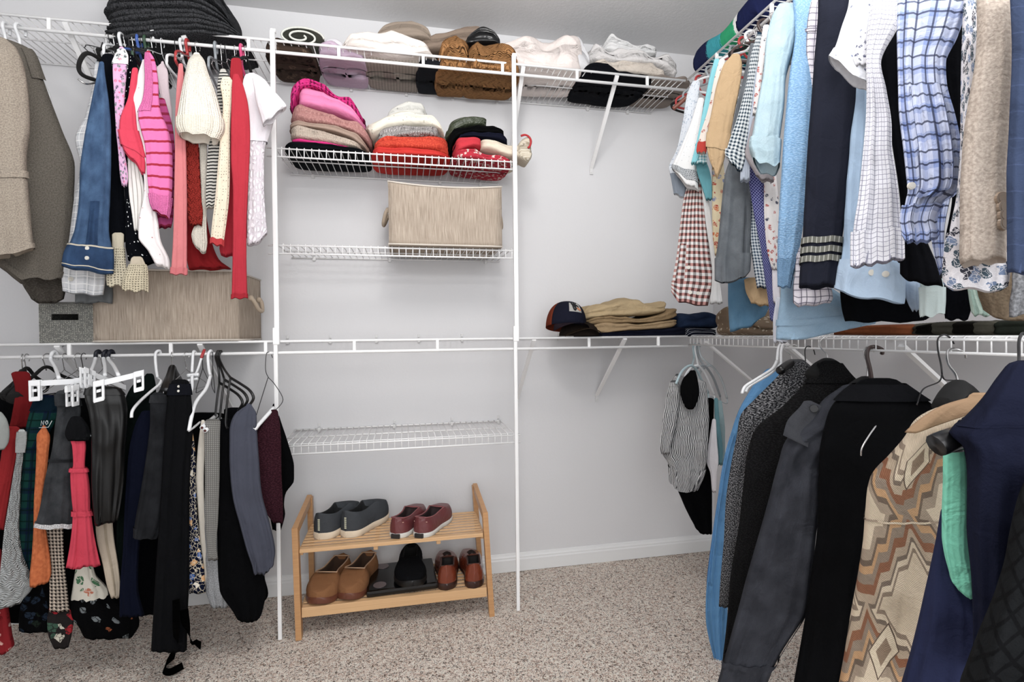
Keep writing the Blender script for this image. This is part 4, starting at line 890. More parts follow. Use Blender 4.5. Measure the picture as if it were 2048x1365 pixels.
G('dress', 'black dress with grey and orange leaf border near the floor', 'dress', ('Y', 1.88), [(1195, 140, 240), (1225, 138, 270), (1250, 160, 275), (1272, 170, 262)], cloth('floral', '#0c0d0f', '#70777a', '#8a4a2a', .035, r=.28))
G('pants', 'black trousers hanging behind the coral dress', 'pants', ('Y', 1.98), [(800, 100, 260), (950, 60, 270), (1100, 70, 270), (1210, 100, 250)], BLKC)
G('dress', 'dark green velvet dress behind the leather skirt', 'dress', ('Y', 1.85), [(752, 290, 308), (775, 262, 312), (820, 245, 310), (900, 240, 300), (1000, 236, 290), (1100, 232, 272), (1160, 236, 262)], cloth('plain', '#0d1815'))
G('pants', 'midnight blue wide trousers left of the charcoal jeans', 'pants', ('Y', 1.79), [(826, 282, 312), (850, 270, 310), (900, 258, 304), (1000, 250, 292), (1100, 246, 278), (1180, 240, 276), (1232, 240, 288)], cloth('plain', '#11162a'), amp=1.5)
G('pants', 'charcoal jeans folded over a black clip hanger', 'pants', ('Y', 1.77), [(790, 303, 330), (805, 300, 336), (850, 300, 345), (950, 287, 345), (1050, 270, 325), (1076, 269, 312)], cloth('denim', '#1b1c1f', '#35373b'), parts=[('waistband', 790, 806, cloth('denim', '#222326', '#45474b'), .003), ('hem', 1056, 1076, cloth('denim', '#151618', '#3b3d42'), .003)], amp=1.3)
G('dress', 'long black dress with untied ribbon reaching the carpet', 'dress', ('Y', 1.755), [(764, 343, 378), (790, 336, 382), (850, 330, 386), (950, 324, 380), (1060, 318, 378), (1150, 312, 378), (1230, 308, 374), (1300, 304, 372)], cloth('plain', '#141518'),
  parts=[('waistband', 768, 790, cloth('plain', '#181a22'), .004)], buttons=[(355, 773, .004), (356, 782, .004)], amp=1.8)

def ribbon(parent, pts, w_, mt, nm='ribbon'):
    bm = bmesh.new(); P = smoothpath(pts, 6); prev = None; vs = []
    for i, p in enumerate(P):
        t = (P[min(i+1, len(P)-1)]-P[max(i-1, 0)]).normalized(); s_ = t.cross(Vector((-.2, -1, .25))).normalized()
        vs.append([bm.verts.new(p-s_*w_/2), bm.verts.new(p+s_*w_/2)])
    for a, b in zip(vs, vs[1:]): bm.faces.new((a[0], a[1], b[1], b[0]))
    bmesh.ops.solidify(bm, geom=bm.faces, thickness=.002); bmesh.ops.recalc_face_normals(bm, faces=bm.faces); return mk(nm, bm, mt, parent)
for o_ in list(bpy.data.objects):
    if o_.get('label', '').startswith('long black dress with untied'):
        RB = cloth('plain', '#09090a')
        ribbon(o_, [onY(352, 1200, 1.71), onY(352, 1270, 1.70), onZ(345, 1312, .02), onZ(328, 1338, .012), onZ(340, 1345, .012), onZ(366, 1332, .02)], .022, RB)
        ribbon(o_, [onY(368, 1220, 1.71), onY(374, 1262, 1.72), onZ(385, 1283, .02), onZ(402, 1292, .016)], .026, RB)
FLN = cloth('floral', '#131a33', '#d8a46a', '#e8e2d4', .028, r=.34, c4='#4c6fb0', line=.05, lc='#d9cdb4')
G('dress', 'navy dress with orange, white and blue flower print', 'dress', ('Y', 1.79), [(868, 368, 386), (900, 367, 390), (960, 371, 392), (1020, 375, 394), (1080, 376, 400), (1140, 378, 408), (1186, 379, 411)], FLN)
G('pants', 'cream side panel of trousers right of the navy flower dress', 'pants', ('Y', 1.82), [(845, 402, 410), (900, 395, 410), (960, 392, 408), (1020, 396, 410), (1080, 400, 414), (1140, 406, 419), (1174, 409, 418)], cloth('plain', '#ded6c8'))
CK = cloth('grid', '#8d8c88', '#5d5c59', None, .006, duty=.35)
G('pants', 'grey checked trousers folded over the hanger bar', 'pants', ('Y', 1.785), [(843, 410, 441), (870, 409, 440), (950, 410, 439), (1040, 410, 436), (1090, 414, 433), (1120, 416, 436)], CK)
G('pants', 'light grey jersey trousers below the checked pair', 'pants', ('Y', 1.83), [(1000, 408, 432), (1080, 410, 440), (1140, 412, 455), (1180, 412, 463), (1214, 422, 456)], cloth('heather', '#77797b', '#9b9da0'), amp=1.5)
G('pants', 'wide black trousers between the checked and slate garments', 'pants', ('Y', 1.84), [(842, 438, 464), (900, 437, 474), (1000, 434, 500), (1100, 436, 520), (1180, 440, 530), (1228, 470, 522), (1240, 482, 514)], cloth('plain', '#0e0f12'), amp=1.5)
G('cardigan', 'draped slate grey cardigan on a black hanger', 'cardigan', ('Y', 1.80), [(812, 492, 504), (828, 470, 513), (860, 459, 514), (920, 459, 518), (990, 465, 524), (1050, 480, 540), (1100, 494, 550), (1130, 504, 547), (1148, 508, 528)], cloth('plain', '#4a4d5a'), amp=2)
G('top', 'maroon knit poncho beside the left pole', 'poncho', ('Y', 1.86), [(824, 540, 556), (850, 522, 560), (880, 506, 562), (950, 510, 563), (1010, 522, 566), (1045, 545, 566)], cloth('tweed', '#32161f', '#45222c'), amp=1.6)
G('blouse', 'black blouse with scalloped edge behind the left pole', 'blouse', ('Y', 1.98), [(812, 545, 552), (850, 540, 564), (880, 540, 574), (930, 540, 588), (962, 540, 588), (985, 540, 572), (1010, 540, 568), (1030, 540, 570), (1060, 545, 562)], BLKC)
G('pants', 'black trouser leg showing under the slate cardigan', 'pants', ('Y', 1.92), [(1090, 500, 530), (1150, 504, 528), (1190, 505, 536), (1210, 508, 524)], BLKC)
# white clip hangers
def clipbar(label, pa, pb, Ya, Yb, clips, hookpx, dark=False, stemp=None):
    A, B = onY(*pa, Ya), onY(*pb, Yb); e = empty('skirt_hanger', (A+B)/2, label, 'hanger', 'white clip hangers'); up = Vector((0, 0, 1)); d = (B-A).normalized(); s_ = d.cross(up)
    bm = bmesh.new(); v = [[bm.verts.new(P+up*x+s_*y) for x, y in ((-.008, -.004), (.008, -.004), (.008, .004), (-.008, .004))] for P in (A, B)]
    for k in range(4): bm.faces.new((v[0][k], v[0][(k+1) % 4], v[1][(k+1) % 4], v[1][k]))
    bm.faces.new(v[0][::-1]); bm.faces.new(v[1]); bmesh.ops.recalc_face_normals(bm, faces=bm.faces); mk('bar', bm, HM['white'], e, False)
    M_ = Matrix((d, s_, up)).transposed()
    for t in clips:
        c = A.lerp(B, t); bm = bmesh.new()
        for o in (-.008, .008):
            box(bm, c+s_*o+up*-.022+d*-.010, (.006, .004, .052), M_, .001); box(bm, c+s_*o+up*-.022+d*.010, (.006, .004, .052), M_, .001)
            box(bm, c+s_*o+up*-.045, (.024, .005, .012), M_, .001); box(bm, c+s_*o+up*.002, (.026, .005, .016), M_, .001); box(bm, c+s_*o+up*-.02, (.010, .003, .008), M_, .001)
        mk('clip', bm, HM['white'], e, False)
    m_ = (A+B)/2; H_ = onY(hookpx, 705, YF-.002); H_.z = 1.025
    hp = [H_+Vector((0, .014, -.012)), H_+Vector((0, .016, .004)), H_+Vector((0, .004, .016)), H_+Vector((0, -.012, .010)), H_+Vector((0, -.016, -.010)), H_.lerp(m_, .45)+Vector((0, -.004, 0)), m_+up*.012]
    bm = bmesh.new(); hp = smoothpath(hp, 4); tube(bm, hp, .0052, 8); mk('hook', bm, HM['white'], e)
    if dark: bm = bmesh.new(); tube(bm, hp[4:16], .0062, 8); mk('hook_sleeve', bm, solid('navy_rubber', '#14182a', .6), e)
    return e
clipbar('white clip hanger above the tartan skirt, leftmost of the clip hangers', (62, 768), (172, 762), 1.77, 1.80, (.08, .9), 108)
clipbar('white clip hanger holding the black denim skirt', (132, 780), (208, 764), 1.70, 1.86, (.15,), 196, True)
clipbar('white clip hanger crossing over behind the leather skirt', (166, 742), (250, 776), 1.74, 1.88, (.06, .14), 212, True)
clipbar('white clip hanger holding the black leather skirt', (190, 770), (282, 748), 1.70, 1.74, (.08, .95), 222, True)
for px, k, mt, az, lb in ((44, 'coat', 'velvet', 25, 'black hanger with chrome hook, leftmost on the middle rail'), (52, 'velvet', 'velvet', 10, 'black velvet hanger right of the leftmost hanger'), (92, 'velvet', 'velvet', -10, 'black velvet hanger above the tartan skirt'),
        (128, 'wire', 'chrome', 6, 'chrome wire hanger behind the denim skirt'), (154, 'wire', 'chrome', -5, 'chrome hook left of the two navy sleeved hooks'), (166, 'wire', 'wire', 4, 'dark wire hook left of the two navy sleeved hooks'), (205, 'wire', 'chrome', 4, 'chrome wire hanger between the two navy sleeved hooks'),
        (344, 'coat', 'blackp', 15, 'black clip hanger with thin hook above the charcoal jeans'), (372, 'wire', 'chrome', -4, 'thin metal hook above the long black dress'), (405, 'wire', 'wire', 12, 'dark wire hanger right of the red tipped hanger'), (425, 'wire', 'wire', 20, 'dark wire hanger above the grey checked trousers')):
    hanger(k, mt, 'MB', px, az, lb, stem=R.uniform(0, .015), sh=.15, drop=.06)
tracehanger('plastic_hanger', 'white plastic hanger reaching forward over the midnight blue trousers', 'white', [[(322, 712, 1.99), (319, 702, 1.975), (311, 708, 1.96), (312, 735, 1.94), (315, 756, 1.92)], [(322, 762, 1.90), (318, 770, 1.88), (300, 785, 1.84), (278, 805, 1.78), (265, 822, 1.74), (263, 836, 1.73)], [(315, 756, 1.92), (322, 762, 1.93), (322, 772, 1.94), (312, 776, 1.93)]], [.0045, .0045, .003], 1.9, ['hook', 'shoulders', 'tie_loop'])
tracehanger('plastic_hanger', 'white and tan plastic hanger in front of the black hanger cluster', 'white', [[(424, 706, 1.985), (421, 702, 1.97), (416, 712, 1.96), (418, 740, 1.94), (421, 752, 1.92)], [(421, 752, 1.92), (412, 778, 1.86), (392, 805, 1.80), (383, 835, 1.76), (378, 862, 1.74)], [(378, 862, 1.74), (388, 855, 1.78), (400, 845, 1.84)]], [.005, .0055, .0035], 1.9)
tracehanger('plastic_hanger', 'white hanger with clamp above the long black dress', 'white', [[(392, 706, 1.985), (387, 704, 1.97), (385, 725, 1.95), (384, 745, 1.93)], [(375, 752, 1.93), (398, 750, 1.93)], [(384, 752, 1.92), (384, 775, 1.90), (381, 786, 1.89)], [(376, 762, 1.93), (396, 758, 1.93)]], [.0045, .007, .005, .006], 1.9, ['hook', 'clamp', 'clamp_arm', 'clamp'])
tracehanger('plastic_hanger', 'white hanger with a red rubber tip', 'white', [[(409, 700, 1.985), (404, 712, 1.97), (403, 716, 1.97)], [(403, 716, 1.97), (396, 738, 1.95), (390, 752, 1.92)]], [.005, .004], 1.9, ['red_tip', 'hook'], ['red', 'white'])
for i, (dx, dy, Y_) in enumerate(((0, 0, 1.84), (-12, 4, 1.87), (-22, 10, 1.90))):
    lb = ['black plastic hanger of the slate cardigan, front of the black trio', 'black plastic hanger in the middle of the black trio', 'black plastic hanger at the back of the black trio'][i]
    tracehanger('plastic_hanger', lb, 'blackp', [[(444+dx*.3, 706, 1.985), (442+dx*.3, 703, 1.975), (438+dx*.3, 715, 1.965), (448+dx*.5, 738, 1.93), (461+dx, 756+dy, Y_+.03)],
        [(461+dx, 756+dy, Y_+.03), (484+dx, 770+dy, Y_), (500+dx, 782+dy, Y_-.03), (507+dx, 797+dy, Y_-.04), (498+dx, 812+dy, Y_-.03)], [(461+dx, 756+dy, Y_+.03), (456+dx, 790+dy, Y_), (451+dx, 845+dy, Y_-.03), (455+dx, 858+dy, Y_-.03)]], [.0038, .0045, .0035], Y_, ['hook', 'shoulders', 'side_arm'])
tracehanger('wire_hanger', 'wire trouser hanger with white cardboard tube near the left pole', 'wire', [[(545, 716, 2.0), (541, 706, 1.985), (533, 708, 1.97), (531, 740, 1.95), (537, 756, 1.93)], [(537, 756, 1.93), (550, 770, 1.92), (566, 800, 1.90), (550, 822, 1.88)], [(536, 756, 1.93), (516, 820, 1.84), (508, 850, 1.80), (510, 860, 1.80)], [(508, 860, 1.80), (548, 816, 1.88)]], [.0013, .0013, .0013, .0065], 1.9, ['hook', 'shoulders', 'side_wire', 'cardboard_tube'], ['wire', 'wire', 'wire', 'white'])
for i, (a, b) in enumerate((((410, 862), (440, 838)), ((404, 856), (432, 832)))):
    e = empty('hanger_tube', onY(*a, 1.77), ['white cardboard trouser tube over the checked trousers, front one', 'white cardboard trouser tube over the checked trousers, rear one'][i], 'hanger tube', 'cardboard hanger tubes')
    bm = bmesh.new(); tube(bm, [onY(*a, 1.765), onY(*b, 1.90)], .0065, 12, True); mk('tube', bm, HM['white'], e)
    bm = bmesh.new(); A_ = onY(*a, 1.765); dd = (A_-onY(*b, 1.90)).normalized(); tube(bm, [A_, A_+dd*.0008], .0042, 12); mk('open_end', bm, solid('tube_inside', '#5a2a26', .9), e)

# dark garments hanging deeper in the row
G('pants', 'black trousers hanging at the back between the navy flower dress and the checked trousers', 'pants', ('Y', 2.02), [(830, 372, 452), (950, 366, 456), (1060, 366, 450), (1120, 372, 440)], BLKC)
G('dress', 'black dress at the back behind the slate cardigan', 'dress', ('Y', 2.04), [(820, 448, 500), (900, 446, 520), (1000, 450, 530), (1120, 456, 528), (1188, 460, 520)], cloth('plain', '#101116'))
G('coat', 'dark navy coat at the back behind the charcoal jeans', 'coat', ('Y', 2.03), [(800, 236, 350), (900, 226, 350), (1050, 230, 345), (1180, 236, 340), (1225, 250, 330)], cloth('plain', '#0c0e15'))
G('skirt', 'black skirt at the back left behind the red skirt and cable knit dress', 'skirt', ('Y', 2.0), [(790, -30, 80), (900, -60, 80), (1050, -60, 90), (1190, -60, 100), (1240, -40, 60)], BLKC)
tp_ = find('green and navy tartan skirt'); bm = bmesh.new()
for pl in ([(82, 852), (83, 842), (87, 851), (88, 842)], [(93, 842), (91, 846), (93, 850), (96, 847), (95, 842), (93, 842)], [(78, 856), (97, 855), (104, 842)]):
    tube(bm, [onY(x, y, 1.762) for x, y in pl], .0009, 5)
mk('printed_mark', bm, solid('white_print', '#d5dbda', .7), tp_)
# ================================================================== FOLDED THINGS ON THE SHELVES
ZTOP = 2.1397+.004; ZS2 = 1.7629+.0035; ZMID = 1.067+.004
CH = cloth('heather', '#202123', '#47484b', s=260)
layered('blanket', 'charcoal felt blanket at the bottom of the stack on the high shelf', 'blanket', YF-.02, [(186, 38, 46), (196, 30, 60), (206, 28, 74), (260, 25, 75), (320, 22, 68), (380, 22, 64), (430, 34, 66), (470, 50, 68), (482, 62, 70)], CH, 4, .30)
layered('blanket', 'charcoal felt blanket in the middle of the stack on the high shelf', 'blanket', YF-.012, [(190, 6, 14), (200, -8, 28), (220, -16, 31), (300, -18, 27), (380, -14, 25), (430, 10, 36), (455, 28, 44)], CH, 3, .30)
fold('blanket', 'charcoal felt blanket on top of the dark stack on the high shelf', 'blanket', YF, [(196, -60, -30), (210, -70, -14), (300, -75, -16), (400, -60, -12), (432, -30, 8), (446, -8, 22)], CH, None, .28, 3, .022)
OL = cloth('heather', '#8a8e80', '#b9bbae', s=200); BRN = cloth('floral', '#4a3c33', '#6a5748', '#2f2723', .03, r=.4)
fold('scarf', 'brown patterned scarf under the rolled towel on the high shelf', 'scarf', YF+.02, [(524, 84, 96), (536, 74, 100), (560, 72, 101), (600, 82, 104), (622, 88, 106)], BRN, ZTOP, .26, 2, .008)
def roll(name, label, cat, px0, px1, py, Y, r, n_turn, mt, mt2, depth=.24):
    """a rolled up towel seen end on: a spiral strip of cloth"""
    c = onY((px0+px1)/2, py, Y); hx = (onY(px1, py, Y)-onY(px0, py, Y)).length/2; bm = bmesh.new(); P = []
    for i in range(90):
        t = i/89; a = t*n_turn*2*PI; k = 1-t*.78
        P.append(Vector((c.x+math.cos(a)*hx*k-.004*t, 0, c.z+math.sin(a)*r*k)))
    v = []
    for p in P:
        wob = .002*noise.noise(p*40); v.append([bm.verts.new((p.x+wob, Y+.004*noise.noise(p*30), p.z)), bm.verts.new((p.x, Y+depth, p.z))])
    for a, b in zip(v, v[1:]): bm.faces.new((a[0], a[1], b[1], b[0]))
    bmesh.ops.solidify(bm, geom=bm.faces, thickness=r*.14); bmesh.ops.recalc_face_normals(bm, faces=bm.faces)
    e = empty(name, c-Vector((0, 0, r)), label, cat); mk('cloth', bm, mt, e)
    bm = bmesh.new(); tube(bm, [p+Vector((0, Y-.001, 0)) for p in P], r*.10, 6); mk('hem_edge', bm, mt2, e); return e
roll('towel', 'rolled sage and white towel beside the left pole on the high shelf', 'towel', 556, 648, 74, YF+.01, .037, 2.1, OL, cloth('plain', '#d2d4cb'))
LIL = cloth('plain', '#bfa9bd'); fold('blouse', 'lilac ruffled blouse folded on the high shelf, seen through the wires', 'folded blouse', YF+.03, [(634, 100, 108), (644, 84, 108), (665, 80, 110), (690, 92, 112), (730, 100, 116)], LIL, ZTOP, .27, 2, .008, wr=.009)
fold('blouse', 'thin white blouse edge beside the rolled towel', 'folded blouse', YF+.05, [(646, 90, 104), (656, 74, 104), (672, 72, 104), (690, 84, 106)], cloth('plain', '#d5d3d8'), ZTOP+.03, .14, 1, wr=.006)
fold('sweater', 'grey beige ribbed sweater folded under the cream sweatshirt', 'folded sweater', YF+.04, [(728, 104, 118), (760, 100, 120), (800, 104, 124), (850, 108, 128)], cloth('stripe_v', '#a59b90', '#8d847b', None, .012, duty=.75), ZTOP, .26, 2, .006)
fold('sweatshirt', 'cream sweatshirt heaped over the front of the high shelf', 'sweatshirt', YF-.005, [(680, 76, 82), (700, 68, 92), (735, 60, 98), (775, 60, 106), (820, 66, 108), (850, 76, 104), (875, 96, 108)], cloth('plain', '#e3dad3', wr=.3), None, .27, 1, .004, wr=.010, back=.8)
TAU = cloth('plain', '#9a8b7c'); fold('scarf', 'taupe scarf folded on top at the back of the high shelf', 'folded scarf', 2.10, [(752, 62, 66), (770, 44, 70), (800, 38, 72), (835, 40, 72), (855, 52, 74), (866, 70, 76)], TAU, None, .18, 2, .006)
fold('sweater', 'taupe wool sweater behind the camel cable knit', 'folded sweater', 2.12, [(840, 74, 96), (880, 62, 96), (920, 50, 94), (950, 46, 96), (966, 54, 98), (990, 76, 100)], cloth('plain', '#8f7d6e'), None, .17, 2, .006)
fold('sweater', 'dark slate sweater between the ribbed one and the camel cable knit', 'folded sweater', YF+.03, [(836, 120, 128), (850, 112, 128), (880, 112, 130), (896, 118, 132)], cloth('plain', '#26282e'), ZTOP, .27, 1, wr=.006)
CAM = cloth('cable', '#b07c48', p=.034); 
_cm = empty('sweater', onY(960, 140, YF+.1), 'camel brown cable knit sweater bulging over the front of the high shelf', 'folded sweater')
fold('left_fold', None, None, YF+.005, [(878, 100, 130), (888, 74, 132), (905, 64, 133), (925, 66, 134), (942, 86, 136)], CAM, ZTOP, .29, 1, wr=.012, parent=_cm)
fold('right_fold', None, None, YF-.004, [(936, 94, 134), (948, 80, 136), (975, 78, 138), (1005, 82, 141), (1028, 92, 143), (1040, 112, 145), (1044, 126, 146)], CAM, ZTOP, .29, 2, .008, wr=.012, parent=_cm)
fold('jacket', 'black leather jacket sleeve tucked behind the camel knit', 'folded jacket', 2.08, [(932, 70, 84), (945, 58, 86), (965, 48, 84), (985, 58, 84), (1004, 78, 88)], cloth('leather', '#17181b', rough=.35), None, .14, 3, .006)
fold('sweatshirt', 'pale pink fleece sweatshirt right of the right pole on the high shelf', 'sweatshirt', YF+.01, [(1004, 74, 130), (1018, 66, 132), (1050, 62, 136), (1090, 74, 138), (1130, 64, 140), (1155, 62, 142), (1166, 80, 144), (1172, 120, 146)], cloth('plain', '#e0d5d0', wr=.2), ZTOP, .28, 1, wr=.010, back=.85)
fold('sweatshirt', 'light grey sweatshirt end beside the pale pink fleece', 'sweatshirt', YF+.03, [(1150, 64, 140), (1160, 62, 142), (1172, 78, 144), (1186, 116, 146)], cloth('plain', '#c9c9cc'), ZTOP, .25, 1, wr=.008)
SH = cloth('plain', '#cfcccb', wr=.4)
fold('jeans', 'black jeans folded on the high shelf to the left of the corner', 'folded jeans', YF+.0, [(1170, 134, 146), (1180, 122, 147), (1200, 118, 149), (1225, 128, 151), (1240, 142, 153), (1300, 146, 158), (1314, 152, 160)], cloth('plain', '#14161d'), ZTOP, .29, 1, wr=.005)
fold('pants', 'pale khaki pants lying on the black jeans', 'folded pants', YF+.03, [(1186, 128, 136), (1200, 116, 138), (1240, 118, 144), (1290, 118, 148), (1318, 130, 152), (1340, 148, 156)], cloth('plain', '#c7bcb0', wr=.4), None, .24, 2, .007, wr=.008)
fold('shirt', 'white crumpled shirt on the pale khaki pants', 'folded shirt', YF+.045, [(1184, 100, 112), (1192, 84, 116), (1215, 88, 120), (1260, 98, 124), (1310, 98, 128), (1340, 102, 138), (1357, 104, 150), (1361, 118, 142)], SH, None, .22, 2, .008, wr=.011)
fold('shirt', 'white folded shirts bundle on top of the pile near the corner', 'folded shirt', YF+.06, [(1213, 84, 92), (1224, 64, 96), (1234, 72, 100), (1262, 84, 104), (1300, 88, 106), (1320, 92, 104)], cloth('plain', '#d6d6d6', wr=.3), None, .18, 4, .007, wr=.006)
fold('blanket', 'taupe blanket at the corner end of the high shelf', 'folded blanket', YF+.03, [(1296, 150, 160), (1320, 146, 162), (1360, 148, 166), (1392, 154, 168)], cloth('plain', '#857a72'), ZTOP, .27, 1, wr=.004)
# shelf between the poles
YS = YF+.006
fold('sweater', 'black folded sweater at the bottom of the left pile between the poles', 'folded sweater', YS, [(562, 286, 294), (575, 279, 296), (620, 281, 298), (680, 289, 300), (728, 296, 303), (735, 300, 305)], cloth('plain', '#14171c'), ZS2, .28, 1, wr=.003)
fold('sweater', 'hot pink thin sweater above the black one in the left pile', 'folded sweater', YS, [(577, 272, 281), (590, 274, 282), (640, 281, 287), (690, 289, 293), (702, 292, 294)], cloth('plain', '#d81d7c'), None, .27, 1, wr=.002)
fold('sweater', 'oatmeal waffle knit sweater in the left pile', 'folded sweater', YS-.002, [(575, 252, 266), (584, 247, 272), (620, 249, 279), (660, 261, 286), (700, 276, 291), (722, 284, 292)], cloth('knit', '#c9b8a8', '#8f7d6e', None, .006), None, .27, 1, wr=.003)
fold('sweater', 'taupe jersey above the oatmeal waffle knit', 'folded sweater', YS, [(573, 242, 250), (590, 239, 250), (620, 243, 253), (665, 249, 262), (700, 258, 274), (716, 264, 284), (732, 284, 292)], cloth('plain', '#a58d7e'), None, .26, 1, wr=.003)
fold('sweater', 'dusty rose chenille sweater in the left pile', 'folded sweater', YS-.006, [(576, 216, 232), (586, 204, 239), (610, 206, 243), (650, 220, 247), (690, 236, 256), (720, 244, 268), (738, 262, 280)], cloth('tweed', '#a87470', '#bd8a84'), None, .28, 1, wr=.005)
fold('sweater', 'bubblegum pink sweater near the top of the left pile', 'folded sweater', YS-.004, [(592, 176, 206), (602, 168, 208), (630, 172, 213), (670, 192, 223), (700, 210, 234), (724, 230, 243)], cloth('plain', '#e77fb0'), None, .26, 1, wr=.004)
fold('sweater', 'magenta open crochet top crowning the left pile', 'folded top', YS-.004+.006, [(574, 188, 206), (582, 164, 210), (600, 158, 174), (625, 156, 172), (660, 172, 190), (695, 190, 210), (714, 208, 226), (722, 218, 228)], cloth('crochet', '#d31f7c', p=.013), None, .26, 1, wr=.006)
fold('sweater', 'bright red thin sweater at the bottom of the middle pile', 'folded sweater', YS, [(742, 294, 305), (756, 290, 306), (820, 292, 309), (880, 300, 311), (901, 304, 313)], cloth('plain', '#cf2a22'), ZS2, .28, 1, wr=.003)
fold('sweater', 'tomato red mohair sweater in the middle pile', 'folded sweater', YS, [(747, 284, 294), (762, 272, 295), (800, 267, 294), (850, 266, 297), (890, 268, 301), (900, 275, 304)], cloth('tweed', '#c2341f', '#d94a2c'), None, .27, 1, wr=.005)
fold('sweater', 'light grey cable sweater in the middle pile', 'folded sweater', YS+.002, [(752, 268, 276), (764, 252, 277), (800, 248, 272), (850, 249, 269), (880, 252, 270)], cloth('cable', '#b3adab', p=.018), None, .26, 1, wr=.004)
fold('sweater', 'cream pointelle sweater in the middle pile', 'folded sweater', YS-.002, [(731, 240, 248), (742, 232, 266), (775, 222, 256), (820, 219, 248), (860, 224, 250), (880, 240, 254), (892, 258, 266)], cloth('dots', '#e2dccb', '#a39c8a', None, .016, r=.13), None, .27, 1, wr=.006)
fold('sweater', 'off-white knit at the back top of the middle pile', 'folded sweater', 2.09, [(772, 224, 232), (788, 208, 232), (812, 200, 232), (840, 202, 232), (852, 216, 232)], cloth('dots', '#d3d2cb', '#8f8f88', None, .02, r=.12), None, .17, 1, wr=.005)
NRD = cloth('floral', '#b7263a', '#ded4cc', '#c84a58', .014, r=.42)
fold('sweater', 'red and white jacquard sweater at the bottom of the right pile', 'folded sweater', YS-.004, [(908, 306, 312), (922, 294, 314), (960, 298, 318), (1000, 308, 322), (1026, 318, 325)], NRD, ZS2, .28, 1, wr=.005)
_rb = empty('sweater', onY(960, 300, YS), 'cream and scarlet colour block sweater whose frilled sleeve pokes past the right pole', 'folded sweater')
fold('body', None, None, YS-.006, [(962, 273, 294), (980, 275, 298), (1010, 280, 308), (1040, 286, 312), (1048, 290, 310)], cloth('plain', '#d9ccb8'), None, .26, 1, wr=.003, parent=_rb)
fold('scarlet_panel', None, None, YS-.009, [(912, 276, 304), (920, 269, 300), (945, 269, 292), (965, 274, 294)], cloth('plain', '#c92c3a'), None, .26, 1, wr=.003, parent=_rb)
fold('frilled_cuff', None, None, YF-.01, [(1038, 286, 312), (1048, 276, 318), (1058, 272, 322), (1064, 280, 314)], cloth('stripe_h', '#d8cfbd', '#b3a68f', None, .006), None, .10, 3, .008, wr=.006, parent=_rb)
bm = bmesh.new(); tube(bm, smoothpath([onY(x, y, YF-.012) for x, y in ((1042, 272), (1050, 270), (1058, 274), (1062, 282), (1060, 292), (1056, 296))], 5), .0042, 8)
mk('red_trim', bm, solid('red_yarn', '#b01f25', .9), _rb)
fold('sweater', 'navy sweater below the black one in the right pile', 'folded sweater', YS+.004, [(908, 286, 294), (925, 266, 272), (950, 262, 272), (1000, 266, 278), (1020, 276, 284)], cloth('plain', '#191c2e'), None, .25, 1, wr=.004)
fold('sweater', 'black sweater folded in the right pile', 'folded sweater', YS, [(899, 262, 304), (908, 254, 280), (935, 250, 266), (970, 247, 264), (1000, 250, 266), (1013, 256, 270)], cloth('plain', '#0e0f11'), None, .25, 1, wr=.004)
fold('scarf', 'olive satin scarf on top of the right pile', 'scarf', YS+.02, [(897, 252, 266), (908, 240, 262), (930, 226, 254), (948, 222, 250), (964, 230, 249), (974, 244, 250)], cloth('leather', '#3f4733', rough=.5, wr=.5), None, .2, 3, .008, wr=.009)
# mid shelf: cap, khakis, jeans
KH = cloth('plain', '#9c8462', wr=.35)
fold('jeans', 'navy folded trousers at the bottom of the khaki pile', 'folded trousers', YF+.01, [(1180, 668, 675), (1200, 663, 675), (1250, 660, 675), (1330, 655, 675), (1370, 654, 674), (1386, 660, 674)], cloth('plain', '#16192a'), ZMID, .27, 1, wr=.002)
fold('pants', 'lowest khaki trousers of the pile next to the trucker cap', 'folded trousers', YF+.0, [(1186, 652, 662), (1205, 644, 668), (1240, 646, 664), (1300, 644, 660), (1350, 637, 656), (1365, 638, 650)], KH, None, .28, 1, wr=.003)
fold('pants', 'middle khaki trousers of the pile next to the trucker cap', 'folded trousers', YF+.003, [(1182, 640, 650), (1200, 632, 650), (1240, 632, 648), (1300, 634, 646), (1340, 620, 640), (1362, 615, 634), (1365, 622, 632)], cloth('plain', '#8f7755', wr=.35), None, .27, 1, wr=.004)
fold('pants', 'topmost khaki trousers of the pile with raised waistband', 'folded trousers', YF+.006, [(1178, 620, 640), (1190, 612, 637), (1225, 606, 634), (1265, 594, 634), (1290, 602, 632), (1320, 606, 628), (1340, 603, 622), (1343, 608, 618)], cloth('plain', '#b09a74', wr=.35), None, .26, 2, .007, wr=.006)
fold('jeans', 'dark blue jeans folded between the khakis and the dotted fabric', 'folded jeans', YF+.02, [(1364, 634, 660), (1376, 626, 658), (1400, 628, 656), (1425, 624, 656), (1445, 626, 658)], cloth('denim', '#1c2740', '#2e4263'), None, .25, 1, wr=.004)
fold('jeans', 'dark denim with pale hem edges lying flat on the middle shelf', 'folded jeans', YF+.012, [(1372, 664, 674), (1380, 656, 674), (1420, 657, 673), (1440, 660, 673)], cloth('stripe_h', '#161b2c', '#b9bcc4', None, .009, duty=.18), ZMID, .26, 3, .006, wr=.002)
